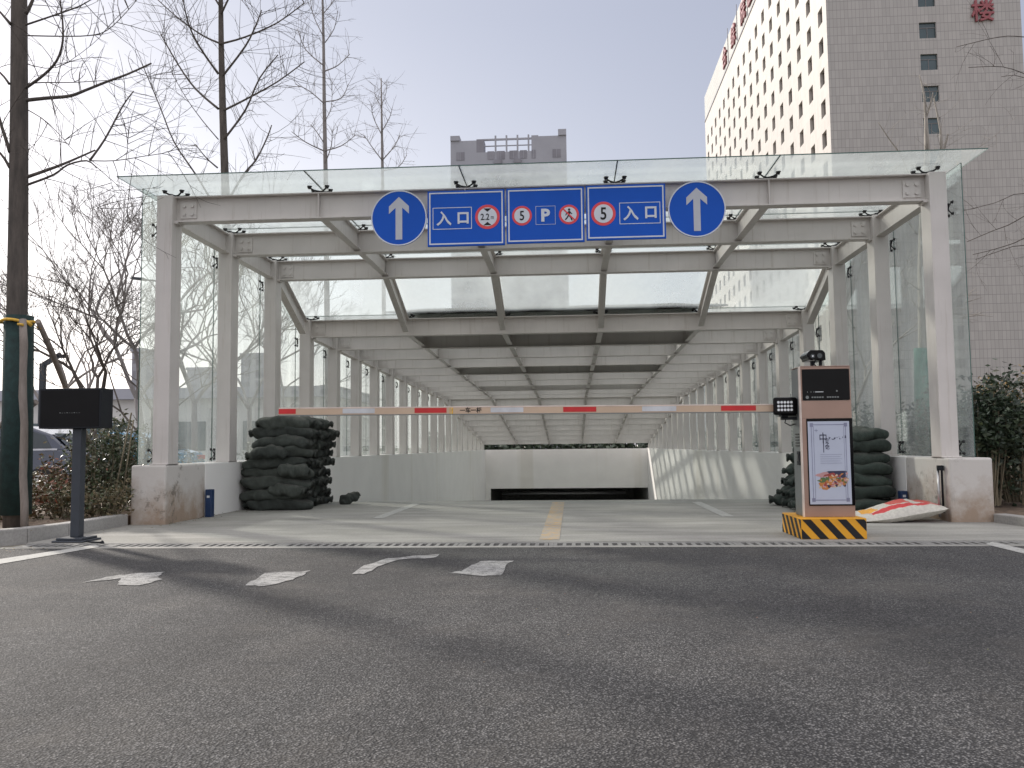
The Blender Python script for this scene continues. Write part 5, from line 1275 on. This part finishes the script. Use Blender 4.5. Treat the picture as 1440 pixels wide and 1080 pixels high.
hl = [(c_, c_+1.75, r_, r_+1.9) for c_ in cols for r_ in rows]
xw = onY(1292.5, 40, YC).x-XC; fx = (onY(1292.5, 40, YC).x-XC+onY(1313, 40, YC).x-XC)/2
zf = onY(1308, 188.5, YC).z; hf = [(xw, xw+1.85, zf-3.68*8+3.68*i, zf-3.68*8+3.68*i+1.85) for i in range(19) if 0.5 < zf-3.68*8+3.68*i and zf-3.68*8+3.68*i < HT-2.5]
mb = MB()
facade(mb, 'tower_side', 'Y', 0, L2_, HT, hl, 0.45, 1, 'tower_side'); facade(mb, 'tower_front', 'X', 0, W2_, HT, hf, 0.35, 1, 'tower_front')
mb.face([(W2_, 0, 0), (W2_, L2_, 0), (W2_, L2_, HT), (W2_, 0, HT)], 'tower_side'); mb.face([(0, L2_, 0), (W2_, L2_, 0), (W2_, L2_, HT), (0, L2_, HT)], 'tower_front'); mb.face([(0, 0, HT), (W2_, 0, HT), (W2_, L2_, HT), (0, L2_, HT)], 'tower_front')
mb.build('wall', tw_, recalc=False)
mb = MB(); mb.box((-0.12, -0.12, HT), (W2_+0.12, L2_, HT+0.3), 'far_dark'); mb.build('cornice', tw_)
mb = MB(); mb.box((0, 0, HT+0.3), (0.3, L2_, HT+HP), 'tower_top'); mb.box((0.3, 0, HT+0.3), (W2_, 0.3, HT+HP), 'tower_front'); mb.box((W2_-0.3, 0.3, HT+0.3), (W2_, L2_, HT+HP), 'tower_top'); mb.build('parapet', tw_)
def side_win(c_, r_, mbx=None, off=0):
    mb = mbx or MB()
    mb.box((0.36, c_, r_), (0.44, c_+1.75, r_+1.9), 'win_dark')
    mb.box((0.31, c_, r_), (0.36, c_+1.75, r_+0.08), 'win_frame'); mb.box((0.31, c_, r_+1.82), (0.36, c_+1.75, r_+1.9), 'win_frame'); mb.box((0.31, c_+0.84, r_+0.08), (0.36, c_+0.91, r_+1.82), 'win_frame')
    return mb
cand = sorted(hl, key=lambda h: (EYE-Vector((XC, YC+h[0], h[2]))).length if h[2] > 24 else 900+h[0])
rest = MB(); wp = side_win(0, 0).build('window', tw_); fst = True
for i, h in enumerate(cand):
    if i < 84:
        o = wp if fst else wp.copy()
        if not fst: COL.objects.link(o); o.parent = tw_
        fst = False; o.location = (0, h[0], h[2])
    else: side_win(h[0], h[2], rest)
tag(rest.build('window', tw_), kind='stuff')
mb = MB(); mb.box((0, 0.25, 0), (1.85, 0.33, 1.85), 'win_glass'); mb.box((0, 0.20, 0), (1.85, 0.25, 0.07), 'win_frame'); mb.box((0.90, 0.20, 0.07), (0.96, 0.25, 1.25), 'win_frame'); mb.box((0, 0.20, 1.25), (1.85, 0.25, 1.32), 'win_frame')
fwm = mb.build('window', tw_); fst = True
for h in hf:
    o = fwm if fst else fwm.copy()
    if not fst: COL.objects.link(o); o.parent = tw_
    fst = False; o.location = (h[0], 0, h[2])
chz = onY(1381, 14, YC); text_obj('red_character', '楼', 2.6, 'red_letter', tw_, (chz.x-XC, -0.16, chz.z-0.15), depth=0.25, fat=0.03)
chz2 = chz.z+4.2
text_obj('red_character', '大', 2.9, 'red_letter', tw_, (chz.x-XC, -0.16, chz2), depth=0.25, fat=0.03)
for i, (px, ch) in enumerate(((1020, '合'), (1033, '综'), (1048, '院'), (1059, '医'), (1072, '民'), (1088, '人'))):
    d_ = ray(px, 70); yy = EYE.y + d_.y*((XC-EYE.x)/d_.x) - YC
    text_obj('red_character', ch, 4.0, 'red_letter', tw_, (-0.2, yy, HT+2.9), rot=(math.pi/2, 0, -math.pi/2), depth=0.25, fat=0.05)
    mb = MB(); mb.box((-0.10, yy-2.9, HT+0.3), (-0.002, yy-2.7, HT+7.0), 'far_dark'); mb.build('sign_post', tw_)
# far apartment tower in the middle
D_ = 160; a = at(633, 235, D_); b = at(797, 235, D_); ztp = at(715, 188, D_).z
ft = thing('apartment_block', 'grey apartment tower rising in the middle behind the canopy', 'building', ((a.x+b.x)/2, (a.y+b.y)/2, 0)); wd = (b.x-a.x)/2; hh = ztp
mb = MB(); mb.box((-wd, 0, 0), (wd, 14, hh-3.2), 'far_conc'); mb.box((-wd, 0, hh-3.2), (-wd*0.55, 14, hh-0.9), 'far_conc'); mb.box((wd*0.52, 0, hh-3.2), (wd, 14, hh-0.5), 'far_conc'); mb.box((-wd, -0.3, hh-0.9), (-wd*0.84, 4, hh), 'far_conc'); mb.box((wd*0.86, -0.3, hh-0.5), (wd, 4, hh+0.6), 'far_conc'); mb.box((wd*0.40, 0, hh-3.2), (wd*0.52, 3, hh-0.3), 'far_conc'); mb.box((-wd*0.55, 0.0, hh-3.2), (-wd*0.42, 3, hh-0.7), 'far_dark'); mb.build('wall', ft)
mb = MB()
for i in range(4): x = -wd*0.22+i*wd*0.19; mb.box((x-0.15, 0, hh-3.2), (x+0.15, 0.4, hh-0.1), 'far_conc')
mb.box((-wd*0.42, 0.05, hh-0.95), (wd*0.40, 0.4, hh-0.65), 'far_conc'); mb.box((-wd*0.42, 0.05, hh-2.1), (wd*0.40, 0.3, hh-1.95), 'far_conc'); mb.build('roof_frame', ft)
rest_w, rest_a = MB(), MB()
for fl_ in range(17):
    z = hh-4.6-fl_*3.1
    for (u0, u1) in ((-0.90, -0.76), (0.76, 0.90), (-0.36, -0.24), (-0.20, -0.06), (0.02, 0.16), (0.20, 0.32), (0.40, 0.47)):
        mb = MB() if fl_ < 4 else rest_w
        mb.box((wd*u0, -0.06, z), (wd*u1, -0.003, z+1.55), 'far_dark'); mb.box((wd*(u0+u1)/2-0.04, -0.10, z), (wd*(u0+u1)/2+0.04, -0.0601, z+1.55), 'far_conc')
        if fl_ < 4: mb.build('window', ft)
    for (u0, u1) in ((-0.24, -0.12), (0.10, 0.22)):
        mb = MB() if fl_ < 4 else rest_a
        mb.box((wd*u0, -0.5, z-0.9), (wd*u1, -0.003, z-0.15), 'far_dark')
        if fl_ < 4: mb.build('air_conditioner', ft)
tag(rest_w.build('window', ft), kind='stuff'); tag(rest_a.build('air_conditioner', ft), kind='stuff')
mb = MB()
for fl_ in range(17):
    z = hh-4.6-fl_*3.1-1.05
    mb.box((-wd-0.12, -0.12, z), (wd+0.12, 0.0-0.001, z+0.14), 'far_conc')
mb.build('floor_band', ft)
# low white building beyond the car park
pL_ = at(30, 560, 46); zr = at(60, 548, 46).z
lb = thing('low_building', 'long low pale building with a flat grey roof beyond the car park', 'building', (-26, pL_.y, 0))
mb = MB(); mb.box((-22, 0, 0), (14, 9, zr-0.6), 'low_white'); mb.build('wall', lb)
mb = MB(); mb.box((-22.4, -0.5, zr-0.6), (14.4, 9.4, zr-0.05), 'far_conc'); mb.build('roof', lb)
for i in range(8):
    mb = MB(); x = -20+i*4.2; mb.box((x, -0.05, 0.9), (x+2.2, -0.003, 2.4), 'win_glass'); mb.build('window', lb)
def slab_tower(px0, px1, ptop, D, label, floors, group='far high-rises'):
    a, b = at(px0, 560, D), at(px1, 560, D); zt = at((px0+px1)/2, ptop, D).z
    t = thing('high_rise', label, 'building', ((a.x+b.x)/2, (a.y+b.y)/2, 0), group); w2 = (b.x-a.x)/2
    mb = MB(); mb.box((-w2, 0, 0), (w2, 12, zt), 'far_conc'); mb.build('wall', t)
    mb = MB(); mb.box((-w2-0.3, -0.3, zt), (w2+0.3, 12.3, zt+0.8), 'far_conc'); mb.build('parapet', t)
    for f in range(floors):
        z = zt-2.6-f*3.1
        if z < 1: break
        n = max(2, int(w2/1.8))
        for i in range(n): mb = MB(); x = -w2+2*w2*(i+0.3)/n; mb.box((x, -0.06, z), (x+w2/n*0.9, -0.003, z+1.5), 'far_dark'); mb.build('window', t)
slab_tower(184, 199, 494, 190, 'narrow distant grey high rise just left of the first column', 8)
slab_tower(262, 300, 520, 260, 'faint distant block seen between the first two left columns', 8)
slab_tower(338, 372, 500, 240, 'faint distant block seen between second and third left columns', 10)

# dry leaves and grit caught along the kerb and the mouth of the ramp
rnd = random.Random(77); mb = MB()
for i in range(420):
    if i < 230: x, y = rnd.uniform(-7.5, -4.6), rnd.gauss(-2.75, 0.14) if rnd.random() < 0.5 else rnd.uniform(-2.4, 0.0)
    elif i < 330: x, y = -HW+abs(rnd.gauss(0.04, 0.12)), rnd.uniform(-0.3, 2.4)
    else: x, y = rnd.uniform(-3, 5), rnd.uniform(-7, -2.7)
    if x < -5.2 and y > -2.45: z = 0.115
    elif x < -5.25 and y > -2.62: continue
    else: z = 0.008
    a = rnd.random()*6.28; l_ = rnd.uniform(0.012, 0.035) if i < 330 else rnd.uniform(0.006, 0.016); d = Vector((math.cos(a), math.sin(a), rnd.uniform(0, 0.35))); n_ = Vector((-d.y, d.x, rnd.uniform(-0.3, 0.3)))
    q = Vector((x, y, z)); mb.face([q, q+d*l_*0.5+n_*l_*0.35, q+d*l_, q+d*l_*0.5-n_*l_*0.35], 'leaf_brown' if rnd.random() < 0.7 else 'leaf_red')
tag(mb.build('leaf_litter', recalc=False), 'dry leaf litter and grit along the kerb and ramp mouth', 'leaf litter', kind='stuff')
